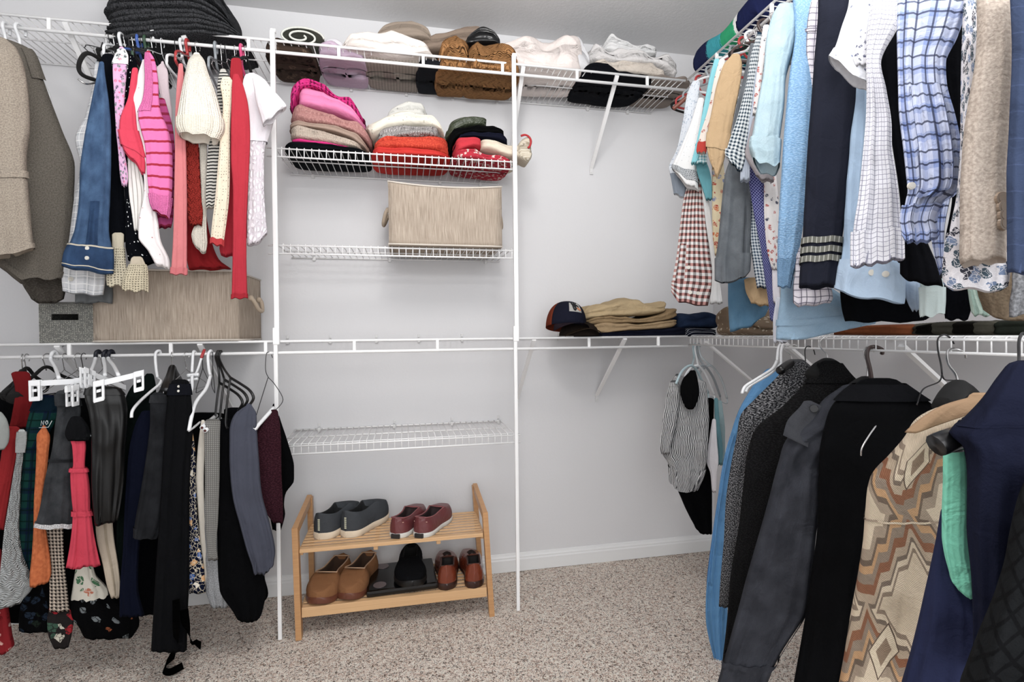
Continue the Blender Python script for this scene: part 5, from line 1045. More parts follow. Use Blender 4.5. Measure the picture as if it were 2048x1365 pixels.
def cap():
    c = onY(1143, 672, YF+.015); c.z = ZMID
    e = empty('baseball_cap', c, 'navy trucker cap with white mule patch and rust mesh back', 'cap')
    NV = cloth('plain', '#1e2030'); RU = cloth('lattice', '#a0431f', '#6d2a14', None, .005); GRY = cloth('plain', '#8c8378')
    # crown
    Rx, Ry, Rz = .080, .095, .108; top = Vector((0, .075, .036))
    def crown(name, a0, a1, mt, grow=0, e0=0.0, e1=PI/2):
        bm = bmesh.new(); nu, nv = 26, 14; g = []
        for j in range(nv+1):
            el = e0+(e1-e0)*j/nv; row = []
            for i in range(nu+1):
                az = a0+(a1-a0)*i/nu; cr = math.cos(el)**.75
                x = (Rx+grow)*cr*math.cos(az); y = (Ry+grow)*cr*math.sin(az); z = (Rz+grow)*math.sin(el)**.85
                row.append(bm.verts.new(T(Vector((x, y, z)))))
            g.append(row)
        for j in range(nv):
            for i in range(nu): bm.faces.new((g[j][i], g[j][i+1], g[j+1][i+1], g[j+1][i]))
        bmesh.ops.remove_doubles(bm, verts=bm.verts, dist=.0004); bmesh.ops.solidify(bm, geom=bm.faces, thickness=-.002); bmesh.ops.recalc_face_normals(bm, faces=bm.faces); return mk(name, bm, mt, e)
    ROT = Matrix.Rotation(math.radians(6), 3, 'Z') @ Matrix.Rotation(math.radians(7), 3, 'Y') @ Matrix.Rotation(math.radians(-9), 3, 'X')
    def T(v): return c+top+ROT@v
    f0 = -PI/2   # front towards the room
    crown('front_panel', f0-1.25, f0+1.25, NV)
    o = crown('mesh_back', f0+1.25, f0+2*PI-1.25, RU); o['label'] = 'rust red mesh back of the cap'
    def brim(nm, mt, dz, ext, w_=1.0):
        bm = bmesh.new(); g = []; nu, nv = 22, 8
        for j in range(nv+1):
            t = j/nv; row = []
            for i in range(nu+1):
                a = f0+(i/nu-.5)*2*1.12; s_ = (i/nu-.5)*2; L_ = ext*(1-abs(s_)**2.6)
                x = Rx*math.cos(a)*w_; y = Ry*math.sin(a)-L_*t; z = .004-.022*s_*s_*(.3+.7*t)-.012*t+dz
                row.append(bm.verts.new(T(Vector((x, y, z)))))
            g.append(row)
        for j in range(nv):
            for i in range(nu): bm.faces.new((g[j][i], g[j][i+1], g[j+1][i+1], g[j+1][i]))
        bmesh.ops.solidify(bm, geom=bm.faces, thickness=.003); bmesh.ops.recalc_face_normals(bm, faces=bm.faces); return mk(nm, bm, mt, e)
    brim('brim', cloth('plain', '#3a2f38'), 0, .062)
    # patch with a simple animal head motif
    pt = lambda u, v, g=.002: T(Vector(((Rx+g)*math.cos(el(v))**.75*math.cos(f0+u), (Ry+g)*math.cos(el(v))**.75*math.sin(f0+u), (Rz+g)*math.sin(el(v))**.85)))
    el = lambda v: .38+v*.62
    def quad(nm, u0, u1, v0, v1, g, mt, lab=None, n_=8):
        bm = bmesh.new(); q = [[bm.verts.new(pt(u0+(u1-u0)*i/n_, v0+(v1-v0)*j/n_, g)) for i in range(n_+1)] for j in range(n_+1)]
        for j in range(n_):
            for i in range(n_): bm.faces.new((q[j][i], q[j][i+1], q[j+1][i+1], q[j+1][i]))
        bmesh.ops.solidify(bm, geom=bm.faces, thickness=.001); bmesh.ops.recalc_face_normals(bm, faces=bm.faces)
        o = mk(nm, bm, mt, e)
        if lab: o['label'] = lab
    PB = solid('patch_white', '#dedcd6', .8); PK_ = solid('patch_black', '#141417', .8)
    quad('patch', -.34, .40, .05, .92, .003, PB, 'white square patch')
    for pl, wd_ in (([(-.18, .78), (-.12, .55), (-.10, .35), (-.06, .18), (.02, .16)], .0045), ([(-.02, .82), (-.04, .6), (.02, .4), (.04, .22)], .005), ([(.10, .80), (.06, .62), (.16, .55), (.22, .42)], .0035), ([(-.16, .5), (-.02, .45), (.08, .5)], .003), ([(-.26, .86), (-.12, .87)], .0015)):
        bm = bmesh.new(); tube(bm, smoothpath([pt(u, v, .0045) for u, v in pl], 5), [wd_*.75]*((len(pl)-1)*5+1), 6); mk('patch_drawing', bm, PK_, e)
    bm = bmesh.new(); tube(bm, smoothpath([pt(u, v, .004) for u, v in ((.12, .36), (.22, .26), (.32, .2))], 5), .004, 6); mk('patch_drawing', bm, solid('patch_orange', '#c07a4a', .8), e)
    bm = bmesh.new(); bmesh.ops.create_uvsphere(bm, u_segments=10, v_segments=6, radius=.005, matrix=Matrix.Translation(T(Vector((0, 0, Rz+.001))))); mk('top_button', bm, NV, e)
    # second cap beneath
    e2 = empty('baseball_cap', c+Vector((.02, .04, 0)), 'dark brown cap lying under the navy trucker cap', 'cap'); e_old = e
    bm = bmesh.new(); g = []; nu, nv = 24, 10; c2 = c+Vector((.055, .06, .002))
    for j in range(nv+1):
        r_ = []
        for i in range(nu+1):
            a = i/nu*2*PI; el_ = j/nv*PI/2*.98; r_.append(bm.verts.new(c2+Vector((.085*math.cos(a)*math.cos(el_)**.8, .09*math.sin(a)*math.cos(el_)**.8, .062*math.sin(el_)))))
        g.append(r_)
    for j in range(nv):
        for i in range(nu): bm.faces.new((g[j][i], g[j][i+1], g[j+1][i+1], g[j+1][i]))
    bmesh.ops.remove_doubles(bm, verts=bm.verts, dist=.0005); bmesh.ops.recalc_face_normals(bm, faces=bm.faces); mk('crown', bm, cloth('plain', '#2a221d'), e2)
    bm = bmesh.new(); g = []
    for j in range(5):
        r_ = []
        for i in range(17):
            s_ = (i/16-.5)*2; L_ = .055*(1-abs(s_)**2.4)*j/4; r_.append(bm.verts.new(c2+Vector((.080*s_, -.055-.03*(1-s_*s_)-L_, .034-.030*s_*s_-.006*j/4))))
        g.append(r_)
    for j in range(4):
        for i in range(16): bm.faces.new((g[j][i], g[j][i+1], g[j+1][i+1], g[j+1][i]))
    bmesh.ops.solidify(bm, geom=bm.faces, thickness=.003); bmesh.ops.recalc_face_normals(bm, faces=bm.faces); mk('brim', bm, cloth('plain', '#4a3c2f'), e2)
cap()
# right wall middle shelf
DT = cloth('dots', '#83705c', '#cbbfa9', None, .021, r=.27, rnd=.6)
fold('pillow', 'brown fabric with cream oval dots folded at the corner of the middle shelf', 'folded fabric', None, [(1418, 655, 672), (1430, 618, 672), (1450, 610, 671), (1490, 640, 671), (1548, 650, 671)], DT, ZMID, .26, 1, wr=.004, X=XF+.02)
fold('blanket', 'orange brown blanket flat on the right wall shelf', 'folded blanket', None, [(1640, 664, 671), (1690, 655, 671), (1760, 650, 671), (1812, 652, 671)], cloth('plain', '#7a4120'), ZMID, .26, 2, .004, wr=.003, X=XF+.03)
fold('blanket', 'black and olive checked throw on the right wall shelf', 'folded blanket', None, [(1800, 650, 671), (1850, 645, 671), (1920, 643, 671), (1980, 644, 671)], cloth('gingham', '#15130f', '#57554a', None, .09), ZMID, .24, 2, .004, wr=.003, X=XF+.04)
fold('blanket', 'dark green wool throw at the right edge of the middle shelf', 'folded blanket', None, [(1970, 645, 672), (2020, 640, 672), (2070, 640, 672)], cloth('plain', '#262b24'), ZMID, .24, 2, .004, wr=.003, X=XF+.05)
# right wall high shelf: striped towel
def towel():
    segs = [('#232a4e', 1388, 1415), ('#2f9aa6', 1413, 1443), ('#1c9a68', 1441, 1470), ('#dcdcda', 1468, 1476), ('#1e2650', 1474, 1520)]
    e = empty('towel', (XF+.1, 1.9, ZTOP), 'beach towel striped in navy, turquoise and green on the high right shelf', 'towel')
    for i, (c_, a, b) in enumerate(segs):
        ya, yb = onX(a, 100, XF+.01).y, onX(b, 100, XF+.01).y; bm = bmesh.new(); n = 10; nth = 28; rr = []
        for k in range(n+1):
            y = ya+(yb-ya)*k/n; t = (1.975-y)/(1.975-onX(1520, 100, XF+.01).y); hh = .050*min(1, (max(0, t)+.02)*8)**.5*(1-max(0, (t-.86)/.14)**2*.8)*(1+.15*math.sin(t*9)); hw = .115
            rr.append([bm.verts.new((XF+.005+hw+math.copysign(abs(math.cos(q))**.5, math.cos(q))*hw, y, ZTOP+hh+math.copysign(abs(math.sin(q))**.7, math.sin(q))*hh)) for q in [2*PI*j/nth for j in range(nth)]])
        for A, B in zip(rr, rr[1:]):
            for j in range(nth): bm.faces.new((A[j], A[(j+1) % nth], B[(j+1) % nth], B[j]))
        bm.faces.new(rr[0]); bm.faces.new(rr[-1]); bmesh.ops.recalc_face_normals(bm, faces=bm.faces)
        o = mk('stripe', bm, cloth('tweed', c_, c_), e); o['label'] = ['navy end', 'turquoise stripe', 'green stripe', 'white stripe', 'navy folded end'][i]
towel()
# ================================================================== HIGH RAIL, RIGHT WALL
def S(label, X_, rows, mt, name='shirt', cat=None, **k): return G(name, label, cat or name, ('X', X_), rows, mt, **k)
S('blue and white sprig print short sleeve shirt, farthest on the right rail', 1.02, [(166, 1384, 1400), (190, 1374, 1398), (240, 1366, 1393), (300, 1353, 1388), (336, 1338, 1382), (356, 1342, 1378), (392, 1348, 1370)], cloth('floral', '#cdd3da', '#7f93ad', '#9aa7b8', .011, r=.3), parts=[('sleeve_lining', 350, 392, cloth('plain', '#7e8894'), .001)], slant=6)
S('white speckled short sleeve shirt with grey dotted cuff', .995, [(200, 1396, 1408), (250, 1380, 1402), (300, 1360, 1396), (338, 1345, 1392), (352, 1350, 1394), (372, 1372, 1398)], cloth('dots', '#dedede', '#9b9fa3', None, .009, r=.15, rnd=.9), parts=[('cuff', 340, 360, cloth('dots', '#a9adb0', '#3c4148', None, .006, r=.3), .003)], slant=10)
RP = cloth('gingham', '#262328', '#e2e0de', '#b04a38', .022)
S('red, black and white plaid shirt with long buttoned sleeve', 1.035, [(352, 1386, 1404), (380, 1372, 1409), (420, 1364, 1412), (470, 1358, 1416), (520, 1352, 1421), (560, 1345, 1428), (590, 1344, 1418), (607, 1358, 1414)], RP, parts=[('placket', 490, 566, RP, .004, (1.9, 2.4)), ('cuff', 566, 607, RP, .003)], buttons=[(1378, 538, .007), (1381, 587, .007), (1395, 586, .007)], slant=6, main='sleeve')
S('white sprigged shirt between the plaid sleeve and the orange floral', 1.06, [(350, 1400, 1412), (450, 1412, 1424), (540, 1424, 1436), (608, 1420, 1446)], cloth('dots', '#cfcfcf', '#a5a5a8', None, .012, r=.1, rnd=.9))
S('aqua shirt with narrow folded front edge', 1.0, [(122, 1428, 1440), (160, 1418, 1432), (220, 1406, 1418), (280, 1394, 1408), (320, 1384, 1396), (328, 1382, 1392)], cloth('plain', '#7cc4cf'))
S('aqua gingham shirt sleeve under the red flower print', .99, [(290, 1390, 1408), (310, 1390, 1414), (328, 1390, 1414)], cloth('gingham', '#5fa9b5', '#dfeef0', None, .010))
S('teal short sleeve polo under the aqua gingham', 1.03, [(322, 1392, 1412), (345, 1394, 1420), (375, 1404, 1424), (400, 1412, 1424)], cloth('plain', '#5b9aa4'))
S('white shirt with red and maroon flower print', .985, [(122, 1438, 1450), (160, 1428, 1442), (220, 1416, 1430), (270, 1400, 1414), (300, 1394, 1412), (306, 1396, 1410)], cloth('floral', '#ddd3c9', '#a8483e', '#6f3c4a', .02, r=.26), parts=[('red_lining', 285, 306, cloth('plain', '#b63a30'), .002)])
S('orange, red and yellow floral shirt body below the tan sleeve', 1.07, [(300, 1424, 1444), (360, 1424, 1450), (430, 1424, 1452), (480, 1426, 1448), (510, 1430, 1446)], cloth('floral', '#cdbf9d', '#c05a2a', '#7c86a8', .02, r=.42, c4='#a83a30'))
TN = cloth('plain', '#b89b74', wr=.3)
S('tan linen short sleeve shirt', .975, [(112, 1462, 1480), (130, 1448, 1484), (170, 1434, 1480), (220, 1424, 1470), (270, 1415, 1460), (300, 1414, 1452), (325, 1418, 1444), (345, 1424, 1434)], TN, parts=[('cuff', 268, 300, TN, .003)], slant=14)
GC = cloth('denim', '#5d6369', '#83898f')
S('grey chambray long sleeve shirt with wide angled cuff', 1.0, [(90, 1500, 1512), (150, 1488, 1498), (250, 1466, 1484), (310, 1462, 1484), (350, 1450, 1498), (420, 1442, 1502), (480, 1436, 1501), (512, 1432, 1500), (550, 1432, 1498), (562, 1446, 1488)], GC, parts=[('cuff', 512, 562, GC, .004), ('placket', 415, 512, GC, .004, (.75, 1.05))], slant=-10, amp=1.6, main='sleeve')
GG = cloth('gingham', '#22384a', '#d9e0e2', None, .0105)
S('navy and white gingham short sleeve shirt', .955, [(70, 1514, 1524), (110, 1502, 1518), (170, 1492, 1508), (240, 1474, 1500), (290, 1458, 1492), (318, 1453, 1486), (334, 1462, 1480)], GG, parts=[('rolled_cuff', 304, 334, GG, .004)], slant=12)
S('navy gingham long sleeve shirt behind the grey chambray cuff', 1.05, [(330, 1490, 1510), (400, 1498, 1520), (480, 1500, 1530), (540, 1508, 1545), (576, 1514, 1548)], cloth('gingham', '#2b4560', '#dbe3e8', None, .0095))
S('indigo lattice print shirt with long hanging sleeve', 1.02, [(290, 1490, 1506), (330, 1494, 1520), (380, 1500, 1530), (440, 1510, 1536), (500, 1522, 1542), (560, 1530, 1546), (600, 1536, 1550), (642, 1540, 1556)], cloth('lattice', '#2e3068', '#8f93c4', None, .009))
S('light grey blue dress shirt sleeve between two ginghams', .965, [(120, 1512, 1520), (200, 1502, 1514), (270, 1492, 1506), (325, 1482, 1500), (362, 1480, 1500)], cloth('plain', '#a9b3c2'))
RL = cloth('floral', '#dcd8d6', '#b2473f', '#3c4258', .015, r=.36)
S('white shirt with red and navy leaf print', .95, [(55, 1526, 1540), (110, 1518, 1530), (170, 1511, 1522), (230, 1505, 1516)], RL)
S('red and navy leaf print shirt body beside the pale blue sweater', 1.03, [(345, 1528, 1552), (420, 1528, 1558), (500, 1534, 1558), (540, 1544, 1556)], RL)
S('white long sleeve between the indigo lattice and the blue sweater', 1.04, [(480, 1546, 1556), (540, 1544, 1556), (600, 1546, 1560), (608, 1548, 1558)], cloth('plain', '#d9d5dc'))
GRS = cloth('plain', '#9a9396')
S('mauve grey short sleeve polo under the pale aqua shirt', .945, [(240, 1505, 1520), (280, 1496, 1512), (310, 1490, 1512), (330, 1500, 1530), (352, 1512, 1546), (362, 1524, 1548)], GRS)
PA = cloth('denim', '#a9c7d4', '#c3dbe3', wr=.2)
S('pale aqua short sleeve shirt with wide cuff opening', .89, [(14, 1556, 1592), (40, 1544, 1592), (90, 1532, 1588), (150, 1527, 1572), (210, 1516, 1568), (270, 1506, 1560), (300, 1502, 1558), (325, 1510, 1556), (336, 1522, 1548)], PA, parts=[('cuff', 282, 336, PA, .004)], slant=6, bf=.045, bb=.06)
LB = cloth('tweed', '#7ba7d0', '#93bade', rough=.95)
S('sky blue knit sweater with long plain sleeve', .92, [(-20, 1585, 1640), (20, 1588, 1625), (80, 1590, 1622), (150, 1580, 1625), (250, 1570, 1624), (350, 1563, 1618), (430, 1558, 1609), (500, 1555, 1598), (540, 1556, 1588), (574, 1557, 1580)], LB, name='sweater', parts=[('ribbed_cuff', 520, 574, cloth('knit', '#7ea9d1', '#5f8ab3', None, .005), .002)], main='sleeve', bf=.04, bb=.06)
WP = cloth('plaid', '#d6d2da', '#a29bb0', '#3f3c52', .03, w=.25)
S('white and purple windowpane shirt between the sky blue sweater and the pilot jacket', .93, [(5, 1622, 1640), (50, 1613, 1640), (110, 1612, 1634), (170, 1622, 1632), (190, 1625, 1630)], WP, main='sleeve', parts=[('shoulder_seam', 60, 66, WP, .003)])
sub('white and purple windowpane', 'cuff', ('X', .93), [(500, 1588, 1600), (540, 1590, 1640), (570, 1586, 1660), (600, 1586, 1666), (611, 1596, 1660)], WP, slant=-4)
PN = cloth('plain', '#262936'); SIL = cloth('stripe_v', '#a9aaa2', '#6d6e66', None, .009, duty=.75)
S('black pilot uniform jacket with three silver bars on its sleeve', .88, [(-20, 1638, 1704), (40, 1637, 1704), (110, 1631, 1713), (200, 1624, 1714), (280, 1617, 1704), (360, 1612, 1696), (430, 1608, 1690), (500, 1604, 1682), (550, 1599, 1678), (573, 1598, 1676)], PN, name='jacket',
  parts=[('silver_bar', 478, 490, SIL, .003), ('silver_bar', 497, 509, SIL, .003), ('silver_bar', 515, 527, SIL, .003)], main='sleeve', bf=.045, bb=.08, slant=-3)
WPr = cloth('dots', '#dcdfe6', '#7e86a0', None, .014, r=.17, rnd=.9, wr=.2)
S('white short sleeve shirt with tiny grey print', .84, [(-20, 1702, 1750), (20, 1697, 1750), (60, 1684, 1748), (100, 1672, 1742), (130, 1661, 1736), (145, 1678, 1736), (163, 1716, 1736)], WPr, parts=[('hem', 122, 163, WPr, .002)], slant=16, bf=.04)
sub('white short sleeve shirt with tiny grey print', 'lining', ('X', .825), [(60, 1722, 1738), (90, 1714, 1736), (118, 1706, 1734), (134, 1712, 1734)], cloth('floral', '#cfd0d6', '#4a4e6e', '#2a2e50', .01, r=.3))
SB = cloth('plain', '#a9c4e0')
S('light blue dress shirt with rounded two button cuff', .90, [(150, 1712, 1734), (220, 1706, 1732), (300, 1698, 1730), (380, 1691, 1724), (450, 1688, 1730), (500, 1685, 1770), (526, 1682, 1800), (560, 1676, 1806), (586, 1672, 1806), (596, 1700, 1804)], SB, parts=[('cuff', 524, 596, cloth('plain', '#b1c9e2'), .004)], buttons=[(1743, 547, .0065), (1770, 549, .0065)], slant=10, main='sleeve')
WG = cloth('grid', '#e3e3ea', '#8c8ca0', None, .0085, duty=.12)
S('white grid check dress shirt with gathered cuff', .825, [(-20, 1746, 1800), (40, 1740, 1800), (60, 1737, 1790), (120, 1733, 1762), (180, 1734, 1772), (240, 1732, 1782), (300, 1727, 1784), (350, 1722, 1792), (400, 1716, 1798), (450, 1708, 1802), (480, 1706, 1803), (526, 1706, 1804)], WG, parts=[('cuff', 462, 526, WG, .004)], slant=-9, main='sleeve', amp=2.4, nf=4)
S('black suit jacket between the grid check and the blue plaid shirts', .90, [(44, 1776, 1800), (70, 1758, 1800), (110, 1757, 1804), (200, 1770, 1806), (300, 1786, 1812), (400, 1800, 1830), (470, 1802, 1850), (520, 1800, 1872), (555, 1800, 1884), (566, 1820, 1886)], cloth('plain', '#16171c'), name='jacket', slant=8)
BP = cloth('plaid', '#c3cdea', '#8196cc', '#1d2448', .042, w=.55, wr=.3)
S('blue and white plaid shirt with button cuff', .79, [(-20, 1800, 1935), (20, 1799, 1928), (70, 1797, 1912), (120, 1797, 1890), (170, 1798, 1892), (230, 1800, 1908), (300, 1808, 1922), (350, 1813, 1924), (384, 1816, 1916), (402, 1812, 1890), (440, 1806, 1868), (470, 1810, 1872), (482, 1820, 1862)], BP, parts=[('cuff', 412, 482, BP, .004), ('fold', 180, 400, BP, .010, (1.1, 1.9))], buttons=[(1817, 450, .007), (1819, 377, .006)], slant=-2, main='sleeve', amp=2.6, nf=4)
sub('blue and white plaid shirt', 'tail', ('X', .86), [(300, 1850, 1918), (400, 1852, 1900), (450, 1860, 1890), (500, 1866, 1888), (548, 1878, 1888)], BP, amp=2)
S('black blazer in the gap between blue plaid and liberty floral', .87, [(-20, 1910, 1945), (50, 1896, 1932), (120, 1886, 1926), (200, 1896, 1926), (300, 1904, 1926), (400, 1904, 1920), (480, 1890, 1912)], cloth('plain', '#101116'), name='jacket')
FL2 = cloth('floral', '#d3d1d6', '#2b4858', '#6a7fa0', .014, r=.52, c4='#1a2036', line=.05, lc='#e2e0e4')
S('white shirt with dense navy and green floral, deep cuff', .80, [(-20, 1930, 1965), (50, 1926, 1960), (130, 1923, 1954), (220, 1921, 1946), (300, 1920, 1940), (400, 1912, 1936), (450, 1902, 1960), (500, 1894, 2012), (550, 1889, 2014), (572, 1892, 2010), (580, 1910, 2000)], FL2, parts=[('cuff', 470, 580, FL2, .003)], slant=4, bf=.03)
BZ = cloth('heather', '#a3968a', '#bdb0a3', s=240); HB = solid('horn_button', '#8d7863', .3)
S('beige wool blazer sleeve with four horn buttons', .74, [(-20, 1956, 2024), (60, 1956, 2026), (130, 1952, 2026), (200, 1940, 2024), (260, 1930, 2020), (330, 1924, 2014), (400, 1920, 2013), (460, 1920, 2013), (516, 1919, 2013), (524, 1924, 2013)], BZ, name='blazer', buttons=[(1995, 410, .009, HB), (1997, 427, .009, HB), (1998, 443, .009, HB), (1998, 459, .009, HB)], main='sleeve', slant=-5, bf=.04, bb=.07)
NS = cloth('grid', '#3b4864', '#435070', None, .03, duty=.05)
S('navy blue suit sleeve at the right edge of the photo', .71, [(-20, 2024, 2120), (100, 2027, 2130), (250, 2020, 2130), (350, 2014, 2130), (450, 2014, 2130), (544, 2014, 2130)], NS, name='jacket', cat='suit jacket', main='sleeve', slant=-4)
# lower layers seen under the sleeves
S('medium blue shirt tail below the grey chambray cuff', 1.10, [(560, 1456, 1540), (600, 1456, 1542), (640, 1458, 1530), (656, 1460, 1500)], cloth('denim', '#4f7c9c', '#6a95b3'), slant=-8)
S('tan short sleeve below the navy gingham', 1.08, [(560, 1488, 1540), (585, 1492, 1545), (606, 1502, 1540), (612, 1520, 1540)], TN)
LTB = cloth('denim', '#8db0cc', '#a5c2d8')
S('large pale denim shirt tail spreading over the right wall shelf', 1.02, [(560, 1562, 1640), (600, 1560, 1700), (630, 1556, 1760), (648, 1554, 1750), (664, 1552, 1680), (680, 1552, 1610)], LTB, parts=[('hem', 640, 652, LTB, .003)], hemw=.0, bf=.03)
S('white and grey shirt placket hanging below the shelf edge', .985, [(600, 1552, 1562), (640, 1546, 1566), (680, 1546, 1572), (686, 1548, 1584)], cloth('plain', '#c9ccd6'))
S('black jacket tails in the shade under the light blue cuff', 1.04, [(520, 1680, 1880), (580, 1680, 1890), (620, 1684, 1880), (644, 1690, 1850)], cloth('plain', '#0e1016'), name='jacket')
S('blue twill shirt sleeve end beside the mint cuff', 1.0, [(560, 1806, 1840), (590, 1810, 1842), (612, 1818, 1842), (622, 1824, 1838)], cloth('plain', '#9db0c6'))
S('mint white shirt cuff under the black suit jacket', .97, [(562, 1840, 1888), (600, 1842, 1888), (626, 1842, 1886), (634, 1844, 1862)], cloth('plain', '#c4d6d6'), parts=[('cuff', 575, 634, cloth('plain', '#cbdcdb'), .003)])
S('black dress trousers right of the mint cuff', 1.0, [(540, 1884, 1944), (580, 1886, 1944), (620, 1888, 1942), (640, 1890, 1936)], cloth('plain', '#0f1118'), name='pants')
S('pale green striped shirt hem beside the tan coat', .99, [(570, 1934, 1960), (600, 1938, 1975), (624, 1942, 1990), (632, 1950, 1985)], cloth('stripe_v', '#a9bfb3', '#87a095', None, .012, duty=.6))
S('camel wool coat with rounded hem at the right edge', .90, [(520, 1950, 2050), (560, 1952, 2060), (590, 1956, 2080), (620, 1966, 2110), (636, 1990, 2110), (642, 2020, 2110)], cloth('heather', '#6b5c4a', '#7e6d58', s=240), name='coat', hemw=0)
S('grey tweed trousers at the right edge below the navy suit', .82, [(520, 2024, 2100), (570, 2024, 2110), (610, 2018, 2110), (632, 2018, 2110)], cloth('heather', '#707276', '#9a9ca0', s=250), name='pants')
for px, k, mt, az, lb in ((1384, 'velvet', 'velvet', 12, 'black hanger farthest on the right wall rail'), (1398, 'tube', 'red', 6, 'red plastic hanger near the corner'), (1420, 'tube', 'grey', -6, 'grey hanger above the aqua shirt'), (1440, 'tube', 'white', 5, 'white hanger above the flower print shirt'),
        (1466, 'tube', 'grey', 14, 'dark grey plastic hanger of the tan shirt'), (1486, 'tube', 'red', 4, 'red plastic hanger above the grey chambray shirt'), (1500, 'tube', 'white', -5, 'white hanger of the gingham shirt'), (1514, 'velvet', 'velvet', 4, 'black velvet hanger of the leaf print shirt'), (1526, 'tube', 'brown', -4, 'bronze hanger above the pale aqua shirt'), (1545, 'wire', 'chrome', 6, 'chrome hook behind the pale aqua shirt')):
    hanger(k, mt, 'TR', px, az, lb, sh=.11, stem=.01, drop=.045)
tracehanger('wood_hanger', 'small wooden hanger tip showing beside the farthest print shirt', 'wood', [[(1378, 190, 1.80), (1362, 205, 1.82), (1346, 218, 1.84)]], [.008], 1.8, ['shoulders'])

# ================================================================== MIDDLE RAIL, RIGHT WALL AND CORNER
SG = cloth('stripe_v', '#c9c9c9', '#3a3b3f', None, .0065, duty=.55, wob=.02, wr=.5)
G('blouse', 'grey and white striped scoop neck blouse in the corner', 'blouse', ('Y', 1.76), [(752, 1350, 1362), (762, 1344, 1410), (800, 1336, 1416), (850, 1328, 1418), (900, 1322, 1415), (930, 1338, 1412), (955, 1340, 1406), (975, 1356, 1398), (984, 1374, 1394)], SG, parts=[('gathered_hem', 940, 984, SG, .004)], amp=2.2, nf=7, slant=-6, bf=.04)
G('top', 'black top visible in the neckline of the striped blouse', 'top', ('Y', 1.70), [(745, 1378, 1392), (758, 1366, 1395), (780, 1360, 1398), (800, 1364, 1396), (814, 1370, 1390), (819, 1376, 1386)], cloth('plain', '#0e0f10'), bf=.012, bb=.02, hemw=0)
sub('grey and white striped scoop', 'sleeve', ('Y', 1.75), [(765, 1340, 1356), (800, 1332, 1358), (860, 1323, 1350), (895, 1320, 1342), (908, 1322, 1338)], SG, amp=2)
G('dress', 'black dress below the striped blouse', 'dress', ('Y', 1.86), [(800, 1405, 1428), (900, 1402, 1426), (960, 1354, 1424), (1000, 1364, 1424), (1035, 1380, 1424), (1055, 1390, 1424), (1066, 1404, 1424)], BLKC, amp=1.8)
G('t-shirt'.replace('-', '_'), 'white t-shirt sleeve between the black dress and the teal tops', 't-shirt', ('Y', 1.74), [(842, 1424, 1432), (880, 1418, 1434), (925, 1413, 1437), (945, 1420, 1434), (985, 1424, 1432)], cloth('plain', '#cfccd0'))
G('top', 'teal blue strappy top on a clear hanger', 'top', ('Y', 1.80), [(800, 1428, 1436), (850, 1430, 1440), (900, 1434, 1446), (930, 1436, 1444)], cloth('plain', '#5f8c96'))
G('top', 'grey teal camisole behind the teal strappy top', 'top', ('Y', 1.90), [(805, 1434, 1444), (860, 1434, 1450), (930, 1436, 1450)], cloth('plain', '#8fa9ae'))
for px, mt, lb, Y_ in ((0, 'mint', 'pale blue plastic hanger of the striped blouse', 1.78), (12, 'white', 'white plastic hanger behind the striped blouse', 1.84), (24, 'grey', 'grey plastic hanger of the corner group', 1.88), (38, 'clear', 'clear plastic hanger of the teal tops', 1.94)):
    tracehanger('plastic_hanger', lb, mt, [[(1392+px*.2, 694, 1.985), (1390+px*.2, 688, 1.975), (1386+px*.3, 696, 1.965), (1388+px*.4, 715, 1.93), (1384+px, 732, Y_)], [(1352+px, 768+px*.3, Y_-.06), (1362+px, 746, Y_-.04), (1374+px, 734, Y_-.01), (1384+px, 732, Y_), (1394+px, 742, Y_+.03), (1404+px*1.05, 762, Y_+.06), (1416+px, 786+px*.3, Y_+.10)], [(1416+px, 786+px*.3, Y_+.10), (1414+px, 800+px*.2, Y_+.09), (1380+px, 792, Y_)]], [.0042, .0048, .003], Y_)
BS_ = cloth('plain', '#5f97c8', wr=.25)
S('bright blue cotton shirt with long front edge, far end of the lower right rail', 1.02, [(742, 1530, 1566), (760, 1514, 1572), (790, 1495, 1560), (820, 1478, 1530), (860, 1464, 1500), (920, 1448, 1480), (1000, 1436, 1462), (1080, 1424, 1456), (1160, 1414, 1456), (1240, 1412, 1454), (1300, 1424, 1450), (1336, 1434, 1446)], BS_, parts=[('placket', 870, 1160, BS_, .005, (1.9, 2.6))], amp=2.4, nf=4, bf=.03)
TW = cloth('tweed', '#27282c', '#8b8b8e')
S('black and grey tweed knit cardigan with slouching shoulder', .98, [(724, 1572, 1612), (740, 1566, 1630), (765, 1545, 1650), (800, 1510, 1640), (830, 1482, 1580), (870, 1474, 1530), (930, 1462, 1520), (1000, 1452, 1510), (1080, 1448, 1500), (1150, 1442, 1490), (1210, 1438, 1470)], TW, name='cardigan', amp=1.5, bf=.05, bb=.07)
BJ = cloth('tweed', '#19191a', '#252526')
S('black linen blazer beside the tweed cardigan', .935, [(727, 1640, 1680), (745, 1630, 1694), (780, 1600, 1725), (820, 1560, 1740), (855, 1515, 1700), (900, 1496, 1640), (960, 1488, 1600), (1050, 1478, 1560), (1150, 1462, 1540), (1250, 1454, 1520), (1370, 1440, 1510)], BJ, name='blazer', amp=1.5, bf=.05, bb=.08, parts=[('collar', 727, 765, BJ, .006)])
CJ = cloth('denim', '#303239', '#4f525b')
g_ = S('charcoal cotton jacket with buttoned epaulet', .88, [(776, 1680, 1740), (800, 1648, 1770), (840, 1620, 1760), (880, 1574, 1680), (930, 1556, 1640), (1000, 1538, 1640), (1080, 1516, 1630), (1150, 1496, 1622), (1220, 1478, 1612), (1300, 1456, 1560), (1370, 1436, 1530)], CJ, name='jacket', amp=1.6, bf=.055, bb=.07,
   parts=[('cuff_seam', 1312, 1322, CJ, .004), ('elbow_seam', 900, 1300, CJ, .004, (.5, .62))], main='sleeve')
